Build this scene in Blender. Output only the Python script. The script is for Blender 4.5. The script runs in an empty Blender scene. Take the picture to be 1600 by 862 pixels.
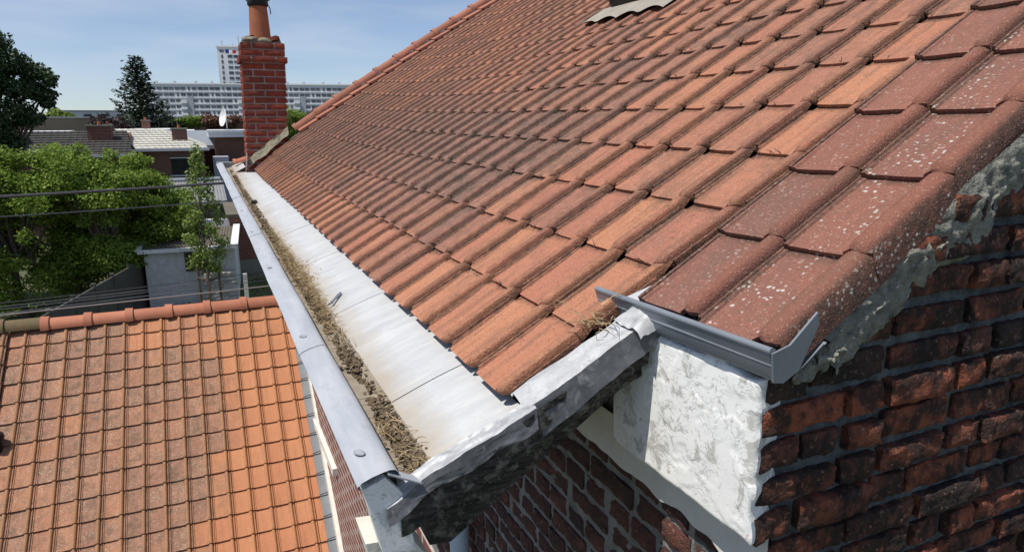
import bpy, bmesh, math, random
from mathutils import Vector, Matrix, noise
R = random.Random(7)
rad = math.radians
scene = bpy.context.scene
col = scene.collection
def V(a, y, z): return Vector((-a, y, z))       # a = metres along the eave, away from the camera

# ------------------------------------------------------------------ camera, sky, sun, exposure
cam_d = bpy.data.cameras.new('camera'); cam = bpy.data.objects.new('camera', cam_d); col.objects.link(cam)
scene.camera = cam
yaw, pit = 0.429728, 0.232287
fw = Vector((-math.cos(yaw)*math.cos(pit), math.sin(yaw)*math.cos(pit), -math.sin(pit)))
rt = Vector((math.sin(yaw), math.cos(yaw), 0)); upv = rt.cross(fw)
M = Matrix((rt, upv, -fw)).transposed().to_4x4(); M.translation = (1.4105, -0.5488, 0.6011)
cam.matrix_world = M
cam_d.sensor_width = 36; cam_d.lens = 1046.34/1600*36; cam_d.clip_start = 0.05; cam_d.clip_end = 5000
SUN = Vector((0.05, -0.43, 0.90)).normalized()
world = bpy.data.worlds.new('World'); scene.world = world; world.use_nodes = True
wn = world.node_tree.nodes; wl = world.node_tree.links; wn.clear()
sky = wn.new('ShaderNodeTexSky'); sky.sky_type = 'NISHITA'; sky.sun_disc = False
sky.sun_elevation = math.asin(SUN.z); sky.sun_rotation = math.atan2(SUN.x, SUN.y)
sky.altitude = 1500; sky.air_density = 1.0; sky.dust_density = 0.0; sky.ozone_density = 3.0
bg = wn.new('ShaderNodeBackground'); bg.inputs[1].default_value = 0.088
tcw = wn.new('ShaderNodeTexCoord'); mpw = wn.new('ShaderNodeMapping'); mpw.inputs['Scale'].default_value = (1.2, 2.4, 14.0); mpw.inputs['Rotation'].default_value = (0.10, 0.0, 0.5)
nzw = wn.new('ShaderNodeTexNoise'); nzw.inputs['Scale'].default_value = 1.9; nzw.inputs['Detail'].default_value = 6; nzw.inputs['Distortion'].default_value = 0.35
rmw = wn.new('ShaderNodeValToRGB'); rmw.color_ramp.elements[0].position = 0.40; rmw.color_ramp.elements[1].position = 0.80
rmw.color_ramp.elements[0].color = (0.24, 0.24, 0.24, 1); rmw.color_ramp.elements[1].color = (0.58, 0.58, 0.58, 1)
mxw = wn.new('ShaderNodeMix'); mxw.data_type = 'RGBA'; mxw.inputs[7].default_value = (7.4, 8.1, 9.2, 1)
ow = wn.new('ShaderNodeOutputWorld')
wl.new(tcw.outputs['Generated'], mpw.inputs[0]); wl.new(mpw.outputs[0], nzw.inputs['Vector']); wl.new(nzw.outputs['Fac'], rmw.inputs[0])
tnt = wn.new('ShaderNodeMix'); tnt.data_type = 'RGBA'; tnt.blend_type = 'MULTIPLY'; tnt.inputs[0].default_value = 1.0; tnt.inputs[7].default_value = (0.92, 1.03, 1.20, 1)
wl.new(sky.outputs[0], tnt.inputs[6])
wl.new(rmw.outputs[0], mxw.inputs[0]); wl.new(tnt.outputs[2], mxw.inputs[6]); wl.new(mxw.outputs[2], bg.inputs[0]); wl.new(bg.outputs[0], ow.inputs[0])
sd = bpy.data.lights.new('sun', 'SUN'); sd.energy = 5.0; sd.angle = rad(0.5); sd.color = (1.0, 0.945, 0.85)
so = bpy.data.objects.new('sun', sd); col.objects.link(so); so.rotation_euler = SUN.to_track_quat('Z', 'Y').to_euler()
vs = scene.view_settings; vs.view_transform = 'Standard'; vs.look = 'None'; vs.exposure = 0.0; vs.gamma = 1.0; vs.use_curve_mapping = False
scene.render.engine = 'CYCLES'

# ------------------------------------------------------------------ helpers: tagging, parenting
def tag(o, label=None, cat=None, group=None, kind=None):
    if label: o['label'] = label
    if cat: o['category'] = cat
    if group: o['group'] = group
    if kind: o['kind'] = kind
    return o
def empty(name, loc, label, cat, group=None):
    o = bpy.data.objects.new(name, None); col.objects.link(o); o.location = loc; o.empty_display_size = 0.2
    return tag(o, label, cat, group)
WM = {}
def obj(name, me, parent=None, mat=None, matrix=None):
    o = bpy.data.objects.new(name, me); col.objects.link(o)
    if mat is not None and len(me.materials) == 0: me.materials.append(mat)
    m = matrix or Matrix()
    if parent is not None:
        o.parent = parent
        pm_ = WM.get(parent.name, Matrix.Translation(parent.location))
        o.matrix_parent_inverse = pm_.inverted()
    o.matrix_basis = m
    WM[o.name] = m
    return o
def smooth(me, ang=35):
    me.polygons.foreach_set('use_smooth', [True]*len(me.polygons))
    me.set_sharp_from_angle(angle=rad(ang)); return me
class MB:
    def __init__(s): s.v = []; s.f = []
    def add(s, vs, fs):
        n = len(s.v); s.v += [tuple(p) for p in vs]; s.f += [tuple(i+n for i in f) for f in fs]
    def box(s, c, h, m=None):
        vs = [Vector((x*h[0], y*h[1], z*h[2])) for x in (-1, 1) for y in (-1, 1) for z in (-1, 1)]
        if m is not None: vs = [m @ p for p in vs]
        c = Vector(c); s.add([p+c for p in vs], [(0,1,3,2),(4,6,7,5),(0,4,5,1),(2,3,7,6),(0,2,6,4),(1,5,7,3)])
    def bx(s, a0, a1, y0, y1, z0, z1):
        s.box(V((a0+a1)/2, (y0+y1)/2, (z0+z1)/2), (abs(a1-a0)/2, abs(y1-y0)/2, abs(z1-z0)/2))
    def prism(s, pts, ext):                      # pts: world points of a polygon, ext: extrusion vector
        n = len(pts); ext = Vector(ext); pts = [Vector(p) for p in pts]
        s.add(pts+[p+ext for p in pts], [tuple(range(n)), tuple(range(2*n-1, n-1, -1))]+[(i, i+n, (i+1) % n+n, (i+1) % n) for i in range(n)])
    def tube(s, pts, r, k=6, cap=True):
        pts = [Vector(p) for p in pts]; rs = r if isinstance(r, (list, tuple)) else [r]*len(pts)
        n0 = len(s.v); ref = Vector((0.13, 0.31, 0.94))
        for i, p in enumerate(pts):
            t = (pts[min(i+1, len(pts)-1)]-pts[max(i-1, 0)])
            t = t.normalized() if t.length > 1e-9 else Vector((0, 0, 1))
            b = t.cross(ref)
            if b.length < 1e-3: b = t.cross(Vector((1, 0, 0)))
            b.normalize(); c = t.cross(b)
            for j in range(k):
                th = 2*math.pi*j/k; s.v.append(tuple(p+(b*math.cos(th)+c*math.sin(th))*rs[i]))
        for i in range(len(pts)-1):
            for j in range(k):
                s.f.append((n0+i*k+j, n0+i*k+(j+1) % k, n0+(i+1)*k+(j+1) % k, n0+(i+1)*k+j))
        if cap and k > 2:
            s.f.append(tuple(n0+j for j in range(k-1, -1, -1))); s.f.append(tuple(n0+(len(pts)-1)*k+j for j in range(k)))
    def lathe(s, c, prof, k=20):                  # prof: (radius, z)
        c = Vector(c); s.v_ = len(s.v); n0 = len(s.v)
        for r, z in prof:
            for j in range(k):
                th = 2*math.pi*j/k; s.v.append((c.x+r*math.cos(th), c.y+r*math.sin(th), c.z+z))
        for i in range(len(prof)-1):
            for j in range(k): s.f.append((n0+i*k+j, n0+i*k+(j+1) % k, n0+(i+1)*k+(j+1) % k, n0+(i+1)*k+j))
        s.f.append(tuple(n0+j for j in range(k-1, -1, -1))); s.f.append(tuple(n0+(len(prof)-1)*k+j for j in range(k)))
    def grid(s, nx, ny, fn):                      # fn(u, v) -> point
        n0 = len(s.v)
        for j in range(ny+1):
            for i in range(nx+1): s.v.append(tuple(fn(i/nx, j/ny)))
        for j in range(ny):
            for i in range(nx): s.f.append((n0+j*(nx+1)+i, n0+j*(nx+1)+i+1, n0+(j+1)*(nx+1)+i+1, n0+(j+1)*(nx+1)+i))
    def mesh(s, name, sm=None, fix=False):
        me = bpy.data.meshes.new(name); me.from_pydata(s.v, [], s.f); me.update()
        if fix:
            b = bmesh.new(); b.from_mesh(me); bmesh.ops.recalc_face_normals(b, faces=b.faces); b.to_mesh(me); b.free()
        if sm: smooth(me, sm)
        return me
    def build(s, name, mat, parent=None, sm=None, fix=True):
        return obj(name, s.mesh(name, sm, fix), parent, mat)
def N(p, sc, seed=0.0): return noise.noise(Vector(p)*sc+Vector((seed*7.3, seed*3.1, seed*1.7)))
def FB(p, sc, seed=0.0, o=4): return noise.fractal(Vector(p)*sc+Vector((seed*7.3, seed*3.1, seed*1.7)), 1.0, 2.0, o)

# ------------------------------------------------------------------ materials
def lin(r, g, b):
    f = lambda c: (c/255/12.92) if c/255 <= 0.04045 else ((c/255+0.055)/1.055)**2.4
    return (f(r), f(g), f(b), 1)
class G:
    def __init__(s, name):
        s.m = bpy.data.materials.new(name); s.m.use_nodes = True; s.t = s.m.node_tree; s.n = s.t.nodes; s.l = s.t.links
        s.b = s.n['Principled BSDF']; s.b.inputs['Specular IOR Level'].default_value = 0.3
    def new(s, t): return s.n.new(t)
    def pos(s, coord='pos', sc=(1, 1, 1), rot=(0, 0, 0)):
        mp = s.new('ShaderNodeMapping'); mp.inputs['Scale'].default_value = sc; mp.inputs['Rotation'].default_value = rot
        if coord == 'pos': g = s.new('ShaderNodeNewGeometry'); s.l.new(g.outputs['Position'], mp.inputs[0])
        else: g = s.new('ShaderNodeTexCoord'); s.l.new(g.outputs['Object'], mp.inputs[0])
        return mp.outputs[0]
    def noise(s, vec, sc, det=4, ro=0.6, dist=0.0):
        n = s.new('ShaderNodeTexNoise'); n.inputs['Scale'].default_value = sc; n.inputs['Detail'].default_value = det
        n.inputs['Roughness'].default_value = ro; n.inputs['Distortion'].default_value = dist
        s.l.new(vec, n.inputs['Vector']); return n.outputs['Fac']
    def voro(s, vec, sc, rnd=1.0):
        n = s.new('ShaderNodeTexVoronoi'); n.inputs['Scale'].default_value = sc; n.inputs['Randomness'].default_value = rnd
        s.l.new(vec, n.inputs['Vector']); return n.outputs['Distance']
    def ramp(s, fac, stops):
        r = s.new('ShaderNodeValToRGB'); e = r.color_ramp.elements
        while len(e) < len(stops): e.new(0.5)
        for x, (p, c) in zip(e, stops):
            x.position = p; x.color = c if isinstance(c, tuple) else (c, c, c, 1)
        s.l.new(fac, r.inputs[0]); return r.outputs[0]
    def mix(s, fac, a, b, mode='MIX'):
        m = s.new('ShaderNodeMix'); m.data_type = 'RGBA'; m.blend_type = mode; m.clamp_factor = True
        for k, x in ((0, fac), (6, a), (7, b)):
            if isinstance(x, (int, float)): m.inputs[k].default_value = x
            elif isinstance(x, tuple): m.inputs[k].default_value = x
            else: s.l.new(x, m.inputs[k])
        return m.outputs[2]
    def math(s, op, a, b=0.0, c=0.0):
        m = s.new('ShaderNodeMath'); m.operation = op
        for k, x in enumerate((a, b, c)):
            if isinstance(x, (int, float)): m.inputs[k].default_value = x
            else: s.l.new(x, m.inputs[k])
        return m.outputs[0]
    def rnd(s):                                   # one number per object and per loose piece
        o = s.new('ShaderNodeObjectInfo'); g = s.new('ShaderNodeNewGeometry')
        return s.math('FRACT', s.math('ADD', o.outputs['Random'], g.outputs['Random Per Island']))
    def attr(s, name):
        a = s.new('ShaderNodeAttribute'); a.attribute_type = 'OBJECT'; a.attribute_name = name
        b = s.new('ShaderNodeAttribute'); b.attribute_type = 'GEOMETRY'; b.attribute_name = name
        return s.math('ADD', a.outputs['Fac'], b.outputs['Fac'])
    def bump(s, h, st=0.4, dist=0.01, prev=None):
        b = s.new('ShaderNodeBump'); b.inputs['Strength'].default_value = st; b.inputs['Distance'].default_value = dist
        s.l.new(h, b.inputs['Height'])
        if prev is not None: s.l.new(prev, b.inputs['Normal'])
        return b.outputs[0]
    def done(s, c, rough=0.8, nrm=None, metal=0.0, spec=None):
        if isinstance(c, tuple): s.b.inputs['Base Color'].default_value = c
        else: s.l.new(c, s.b.inputs['Base Color'])
        if isinstance(rough, (int, float)): s.b.inputs['Roughness'].default_value = rough
        else: s.l.new(rough, s.b.inputs['Roughness'])
        s.b.inputs['Metallic'].default_value = metal
        if spec is not None: s.b.inputs['Specular IOR Level'].default_value = spec
        if nrm is not None: s.l.new(nrm, s.b.inputs['Normal'])
        return s.m
def plain(name, c1, c2, sc=6, rough=0.8, bump=0.25, bsc=40, bdist=0.004, metal=0.0, coord='pos', stretch=(1, 1, 1), rnd=0.0, spec=None):
    g = G(name); p = g.pos(coord, stretch)
    c = g.mix(g.ramp(g.noise(p, sc, 6), [(0.3, 0.0), (0.7, 1.0)]), c1, c2)
    if rnd:
        v = g.math('MULTIPLY_ADD', g.rnd(), 2*rnd, 1-rnd)
        c = g.mix(1.0, c, g.mix(v, (0, 0, 0, 1), (1, 1, 1, 1)) if False else c, 'MIX')
        h = g.new('ShaderNodeHueSaturation'); g.l.new(v, h.inputs['Value']); g.l.new(c, h.inputs['Color']); c = h.outputs[0]
    n = g.bump(g.noise(p, bsc, 5), bump, bdist) if bump else None
    return g.done(c, rough, n, metal, spec)

def tile_material(name, fresh, fresh2, old, old2, grime, lichen, lich_amt, rollc=(0.150, 0.080, 0.056, 1), rollk=0.06, jk=0.75, stk=0.45):
    g = G(name); p = g.pos('pos'); po = g.pos('obj')
    r = g.rnd(); w = g.attr('weather')
    c_new = g.mix(g.ramp(r, [(0.15, 0.0), (0.85, 1.0)]), fresh, fresh2)
    c_old = g.mix(g.ramp(g.math('FRACT', g.math('MULTIPLY', r, 7.31)), [(0.1, 0.0), (0.9, 1.0)]), old, old2)
    big = g.noise(p, 2.6, 4)
    wf = g.math('ADD', w, g.math('MULTIPLY_ADD', big, 0.9, -0.45))
    c = g.mix(g.ramp(wf, [(0.10, 0.0), (0.75, 1.0)]), c_new, c_old)
    # grime films with their own shapes, stronger where the tile is old
    fn = g.noise(p, 38, 6, 0.7)
    gm = g.math('MULTIPLY', g.ramp(fn, [(0.42, 0.0), (0.68, 1.0)]), g.math('MULTIPLY_ADD', g.ramp(wf, [(0.0, 0.0), (1.0, 1.0)]), 0.75, 0.12))
    c = g.mix(gm, c, grime)
    md = g.noise(p, 11, 5, 0.65)
    c = g.mix(g.math('MULTIPLY', g.ramp(md, [(0.48, 0.0), (0.66, 1.0)]), g.math('MULTIPLY_ADD', w, 0.98, 0.02)), c, grime)
    c = g.mix(g.math('MULTIPLY', g.attr('roll'), g.math('MULTIPLY_ADD', g.ramp(fn, [(0.30, 0.0), (0.60, 1.0)]), 0.42, rollk)), c, rollc)
    jm = g.math('MULTIPLY', g.attr('joint'), g.math('MULTIPLY_ADD', g.ramp(g.noise(p, 55, 5, 0.7), [(0.30, 0.0), (0.62, 1.0)]), jk, jk*0.13))
    c = g.mix(jm, c, (0.048, 0.036, 0.027, 1))
    stn = g.noise(g.pos('pos', (30, 2.2, 2.2) if stk > 0 else (2.2, 30, 2.2)), 1.0, 5, 0.65)
    c = g.mix(g.math('MULTIPLY', g.ramp(stn, [(0.50, 0.0), (0.66, 1.0)]), abs(stk)), c, grime)
    # pale grains
    sp = g.noise(p, 210, 2, 0.5)
    c = g.mix(g.ramp(sp, [(0.60, 0.0), (0.72, 0.45)]), c, (0.55, 0.36, 0.27, 1))
    sp2 = g.noise(p, 160, 3, 0.6)
    c = g.mix(g.ramp(sp2, [(0.56, 0.0), (0.70, 0.70)]), c, (0.10, 0.055, 0.04, 1))
    if lich_amt:
        lv = g.voro(p, 75); la = g.attr('lichen')
        patch = g.ramp(g.noise(p, 14, 4, 0.7), [(0.46, 0.0), (0.58, 1.0)])
        ln = g.math('ADD', lv, g.math('MULTIPLY_ADD', g.noise(p, 140, 4, 0.7), 0.9, -0.45))
        lm = g.math('MULTIPLY', g.ramp(ln, [(0.18, 1.0), (0.30, 0.0)]), g.math('MULTIPLY', patch, g.math('MULTIPLY', la, g.math('MULTIPLY_ADD', g.attr('roll'), -0.9, 1.0))))
        c = g.mix(g.math('MULTIPLY', lm, lich_amt), c, lichen)
    h = g.math('ADD', g.math('MULTIPLY', fn, 0.6), g.math('MULTIPLY', sp, 0.6))
    n = g.bump(h, 0.9, 0.0045)
    return g.done(c, 0.82, n, spec=0.25)

M_tile = tile_material('clay_tile_main', (0.430, 0.188, 0.106, 1), (0.370, 0.146, 0.092, 1), (0.298, 0.138, 0.104, 1), (0.225, 0.116, 0.091, 1),
                       (0.080, 0.062, 0.047, 1), (0.50, 0.46, 0.38, 1), 0.7)
M_verge = tile_material('clay_tile_verge', (0.255, 0.105, 0.076, 1), (0.225, 0.092, 0.068, 1), (0.225, 0.096, 0.073, 1), (0.190, 0.084, 0.066, 1),
                        (0.150, 0.086, 0.064, 1), (0.50, 0.485, 0.44, 1), 0.9, (0.21, 0.080, 0.052, 1), 0.25)
M_ltile = tile_material('clay_tile_side_roof', (0.50, 0.220, 0.108, 1), (0.465, 0.192, 0.096, 1), (0.365, 0.196, 0.130, 1), (0.300, 0.152, 0.104, 1),
                        (0.135, 0.090, 0.060, 1), (0.58, 0.56, 0.46, 1), 0.9, (0.36, 0.185, 0.080, 1), 0.25, 0.14, -0.22)
M_cap = plain('clay_ridge', (0.42, 0.170, 0.100, 1), (0.36, 0.135, 0.082, 1), 9, 0.75, 0.35, 90, 0.004, rnd=0.10)
M_capfar = plain('clay_verge_far', (0.33, 0.140, 0.092, 1), (0.27, 0.110, 0.076, 1), 9, 0.8, 0.35, 90, 0.004, rnd=0.15)
M_capold = plain('clay_ridge_mossy', (0.17, 0.10, 0.06, 1), (0.10, 0.10, 0.045, 1), 22, 0.85, 0.5, 90, 0.006)
M_under = plain('roof_underlay', (0.022, 0.016, 0.013, 1), (0.03, 0.022, 0.018, 1), 5, 0.95, 0)

def zinc_mat():
    g = G('zinc_sheet'); p = g.pos('pos')
    ps = g.pos('pos', (3.2, 0.7, 0.7)); n1 = g.noise(ps, 7.0, 7, 0.68); n2 = g.noise(p, 26, 5)
    c = g.mix(g.ramp(n1, [(0.32, 0.0), (0.70, 1.0)]), (0.43, 0.445, 0.465, 1), (0.57, 0.575, 0.575, 1))
    c = g.mix(g.ramp(n2, [(0.55, 0.0), (0.78, 0.30)]), c, (0.40, 0.405, 0.40, 1))
    # dirt film left by standing water along the trough
    sx = g.new('ShaderNodeSeparateXYZ'); gg = g.new('ShaderNodeNewGeometry'); g.l.new(gg.outputs['Position'], sx.inputs[0])
    d = g.math('ADD', sx.outputs['Y'], g.math('MULTIPLY_ADD', g.noise(p, 7, 5), 0.14, -0.07))
    c = g.mix(g.ramp(g.math('MULTIPLY_ADD', d, 6.0, 1.55), [(0.42, 1.0), (1.0, 0.0)]), c, (0.40, 0.355, 0.295, 1))
    c = g.mix(g.ramp(g.noise(p, 70, 4), [(0.60, 0.0), (0.75, 0.35)]), c, (0.34, 0.31, 0.27, 1))
    return g.done(c, 0.52, g.bump(g.noise(ps, 6, 3), 0.25, 0.01), 0.12, 0.4)
M_zinc = zinc_mat()
def lipmat():
    g = G('zinc_lip'); p = g.pos('pos'); ps = g.pos('pos', (1.2, 7, 7))
    c = g.mix(g.ramp(g.noise(ps, 3.0, 6, 0.65), [(0.34, 0.0), (0.68, 1.0)]), (0.355, 0.380, 0.420, 1), (0.46, 0.48, 0.51, 1))
    c = g.mix(g.ramp(g.noise(p, 30, 6, 0.7), [(0.56, 0.0), (0.74, 0.55)]), c, (0.30, 0.31, 0.325, 1))
    c = g.mix(g.ramp(g.noise(p, 9, 5, 0.7), [(0.60, 0.0), (0.74, 0.5)]), c, (0.52, 0.51, 0.49, 1))
    n = g.bump(g.noise(p, 9, 3), 0.35, 0.012); n = g.bump(g.noise(p, 90, 4), 0.15, 0.002, n)
    return g.done(c, 0.48, n, 0.15, 0.4)
M_zincblue = lipmat()
M_soaker = plain('zinc_soaker_grey', (0.15, 0.16, 0.175, 1), (0.20, 0.21, 0.225, 1), 6, 0.6, 0.15, 30, 0.003, 0.1)
M_zincgrey = plain('zinc_grey', (0.19, 0.215, 0.25, 1), (0.26, 0.285, 0.32, 1), 6, 0.40, 0.15, 30, 0.003, 0.25, spec=0.5)
M_floor = plain('gutter_floor_dirt', (0.20, 0.165, 0.125, 1), (0.30, 0.26, 0.21, 1), 18, 0.9, 0.5, 80, 0.006)
M_clip = plain('zinc_stamp', (0.30, 0.32, 0.35, 1), (0.38, 0.40, 0.44, 1), 60, 0.5, 0.3, 200, 0.001, 0.2)
def lead_mat():
    g = G('lead_sheet'); p = g.pos('pos')
    c = g.mix(g.ramp(g.noise(p, 14, 6, 0.7), [(0.38, 0.0), (0.64, 1.0)]), (0.30, 0.31, 0.33, 1), (0.44, 0.45, 0.465, 1))
    c = g.mix(g.ramp(g.noise(p, 33, 6, 0.7), [(0.56, 0.0), (0.72, 0.55)]), c, (0.17, 0.17, 0.18, 1))
    return g.done(c, 0.5, g.bump(g.noise(p, 40, 4), 0.4, 0.004), 0.15, 0.4)
M_lead = lead_mat()
def leaddark():  # lead of the side faces: dark patina, with their shade put into the colour
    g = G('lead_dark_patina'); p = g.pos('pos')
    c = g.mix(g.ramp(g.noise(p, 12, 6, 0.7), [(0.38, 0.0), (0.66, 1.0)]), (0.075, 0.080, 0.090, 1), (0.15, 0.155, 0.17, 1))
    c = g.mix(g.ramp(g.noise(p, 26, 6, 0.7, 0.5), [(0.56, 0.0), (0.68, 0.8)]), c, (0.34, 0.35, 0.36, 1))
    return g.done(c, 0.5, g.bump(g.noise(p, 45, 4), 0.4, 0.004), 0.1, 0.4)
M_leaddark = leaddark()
def timber_mat():
    g = G('black_weathered_timber'); p = g.pos('pos', (1, 1, 1), (rad(-25), 0, 0)); ps = g.pos('pos', (6, 0.8, 6), (rad(-25), 0, 0))
    c = g.mix(g.ramp(g.noise(ps, 16, 6, 0.7), [(0.4, 0.0), (0.66, 1.0)]), (0.022, 0.021, 0.020, 1), (0.095, 0.088, 0.075, 1))
    c = g.mix(g.ramp(g.noise(p, 22, 7, 0.75), [(0.50, 0.0), (0.66, 0.9)]), c, (0.29, 0.28, 0.235, 1))
    c = g.mix(g.ramp(g.noise(p, 8, 5, 0.7), [(0.58, 0.0), (0.70, 0.6)]), c, (0.085, 0.095, 0.038, 1))
    return g.done(c, 0.9, g.bump(g.noise(ps, 26, 6), 0.9, 0.012))
M_timber = timber_mat()
def plaster_mat():
    g = G('flaking_white_render'); p = g.pos('pos')
    c = g.mix(g.ramp(g.noise(p, 16, 7, 0.7, 0.6), [(0.53, 0.0), (0.585, 1.0)]), (0.84, 0.84, 0.83, 1), (0.52, 0.515, 0.49, 1))
    c = g.mix(g.ramp(g.noise(p, 60, 6, 0.75, 1.0), [(0.60, 0.0), (0.70, 0.8)]), c, (0.30, 0.29, 0.275, 1))
    c = g.mix(g.ramp(g.noise(p, 23, 4, 0.6), [(0.70, 0.0), (0.76, 0.7)]), c, (0.45, 0.22, 0.16, 1))
    return g.done(c, 0.88, g.bump(g.math('ADD', g.ramp(g.noise(p, 18, 7, 0.7, 0.7), [(0.47, 1.0), (0.50, 0.0)]), g.math('MULTIPLY', g.noise(p, 150, 4, 0.7), 0.35)), 0.6, 0.0014))
M_plaster = plaster_mat()
M_whitepaint = plain('white_wall_paint', (0.70, 0.70, 0.69, 1), (0.58, 0.575, 0.56, 1), 9, 0.85, 0.4, 55, 0.006)
M_whitewood = plain('white_painted_wood', (0.74, 0.72, 0.66, 1), (0.62, 0.60, 0.54, 1), 14, 0.7, 0.4, 60, 0.004)
M_mortar = plain('grey_mortar', (0.20, 0.222, 0.22, 1), (0.060, 0.068, 0.070, 1), 30, 0.95, 1.0, 110, 0.014)
M_mortarlt = plain('pale_mortar', (0.46, 0.445, 0.42, 1), (0.33, 0.315, 0.29, 1), 18, 0.95, 0.8, 70, 0.008)
M_cement = plain('cement_fillet', (0.33, 0.325, 0.275, 1), (0.115, 0.118, 0.105, 1), 40, 0.95, 1.0, 60, 0.015)
M_cementgr = plain('lichened_cement', (0.30, 0.275, 0.21, 1), (0.185, 0.175, 0.12, 1), 30, 0.95, 0.8, 60, 0.012)
def brick_mat(name, c1, c2, c3, dark, darkamt, soot=0.0):
    g = G(name); p = g.pos('pos')
    r = g.rnd(); c = g.mix(r, c1, c2); c = g.mix(g.ramp(g.math('FRACT', g.math('MULTIPLY', r, 5.7)), [(0.55, 0.0), (0.9, 1.0)]), c, c3)
    f = g.noise(p, 42, 6, 0.7); m = g.noise(p, 13, 5, 0.65)
    k = g.math('ADD', g.ramp(m, [(0.40, 0.0), (0.62, 1.0)]), g.math('MULTIPLY_ADD', f, 1.2, -0.62))
    c = g.mix(g.math('MULTIPLY', g.ramp(k, [(0.05, 0.0), (0.7, 1.0)]), darkamt), c, dark)
    if soot: c = g.mix(g.math('MULTIPLY', g.ramp(g.math('ADD', g.noise(p, 4.2, 4, 0.6), g.math('MULTIPLY_ADD', f, 0.4, -0.2)), [(0.44, 0.0), (0.60, 1.0)]), soot), c, (0.020, 0.016, 0.015, 1))
    c = g.mix(g.ramp(g.noise(p, 95, 4, 0.6), [(0.60, 0.0), (0.72, 0.6)]), c, (0.42, 0.25, 0.17, 1))
    return g.done(c, 0.9, g.bump(g.math('ADD', f, g.noise(p, 120, 4)), 1.0, 0.010))
M_gbrick = brick_mat('weathered_gable_brick', (0.34, 0.098, 0.048, 1), (0.24, 0.080, 0.050, 1), (0.075, 0.042, 0.034, 1), (0.030, 0.022, 0.019, 1), 0.90, 0.85)
M_fbrick = brick_mat('facade_brick', (0.16, 0.060, 0.046, 1), (0.12, 0.050, 0.042, 1), (0.085, 0.042, 0.038, 1), (0.05, 0.034, 0.032, 1), 0.7)
M_cbrick = brick_mat('chimney_brick', (0.34, 0.070, 0.036, 1), (0.29, 0.062, 0.038, 1), (0.24, 0.060, 0.040, 1), (0.13, 0.040, 0.030, 1), 0.45)
M_pot = plain('clay_pot', (0.38, 0.145, 0.07, 1), (0.29, 0.10, 0.055, 1), 10, 0.8, 0.4, 60, 0.005)
M_black = plain('black_plastic', (0.012, 0.012, 0.013, 1), (0.02, 0.02, 0.02, 1), 9, 0.5, 0)
M_moss = plain('moss', (0.10, 0.13, 0.035, 1), (0.16, 0.17, 0.06, 1), 40, 0.95, 0.8, 90, 0.01)
M_straw = plain('straw', (0.46, 0.355, 0.20, 1), (0.25, 0.175, 0.095, 1), 45, 0.9, 0, rnd=0.35)
M_dirt = plain('gutter_compost', (0.085, 0.062, 0.040, 1), (0.17, 0.13, 0.085, 1), 40, 0.95, 0.7, 120, 0.006, rnd=0.30)
M_glass = plain('dark_glass', (0.012, 0.014, 0.017, 1), (0.02, 0.022, 0.025, 1), 3, 0.12, 0, spec=0.5)
def wallbrick(name, axis, b1, b2, mo, bw=0.22, bh=0.0735, ms=0.013):
    g = G(name); sx = g.new('ShaderNodeSeparateXYZ'); gg = g.new('ShaderNodeNewGeometry'); g.l.new(gg.outputs['Position'], sx.inputs[0])
    cx = g.new('ShaderNodeCombineXYZ'); g.l.new(sx.outputs['Y' if axis == 'y' else 'X'], cx.inputs[0]); g.l.new(sx.outputs['Z'], cx.inputs[1])
    bt = g.new('ShaderNodeTexBrick'); bt.inputs['Scale'].default_value = 1; bt.inputs['Brick Width'].default_value = bw; bt.inputs['Row Height'].default_value = bh
    bt.inputs['Mortar Size'].default_value = ms; bt.inputs['Color1'].default_value = b1; bt.inputs['Color2'].default_value = b2; bt.inputs['Mortar'].default_value = mo
    bt.inputs['Mortar Smooth'].default_value = 0.2; g.l.new(cx.outputs[0], bt.inputs['Vector'])
    p = g.pos('pos'); c = g.mix(g.ramp(g.noise(p, 5, 6), [(0.35, 0.0), (0.75, 0.55)]), bt.outputs['Color'], (b1[0]*0.5, b1[1]*0.5, b1[2]*0.5, 1))
    n = g.bump(bt.outputs['Fac'], 0.6, -0.01)
    return g.done(c, 0.9, n)

# ------------------------------------------------------------------ the setting
GZ = -6.2
g_ = MB(); g_.grid(2, 2, lambda u, v: (900-4200*u, -2000+4000*v, GZ))
M_ground = plain('garden_ground', (0.055, 0.075, 0.030, 1), (0.11, 0.10, 0.060, 1), 0.5, 0.95, 0.4, 12, 0.02)
ground = g_.build('ground', M_ground, fix=False); tag(ground, kind='structure')

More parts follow.
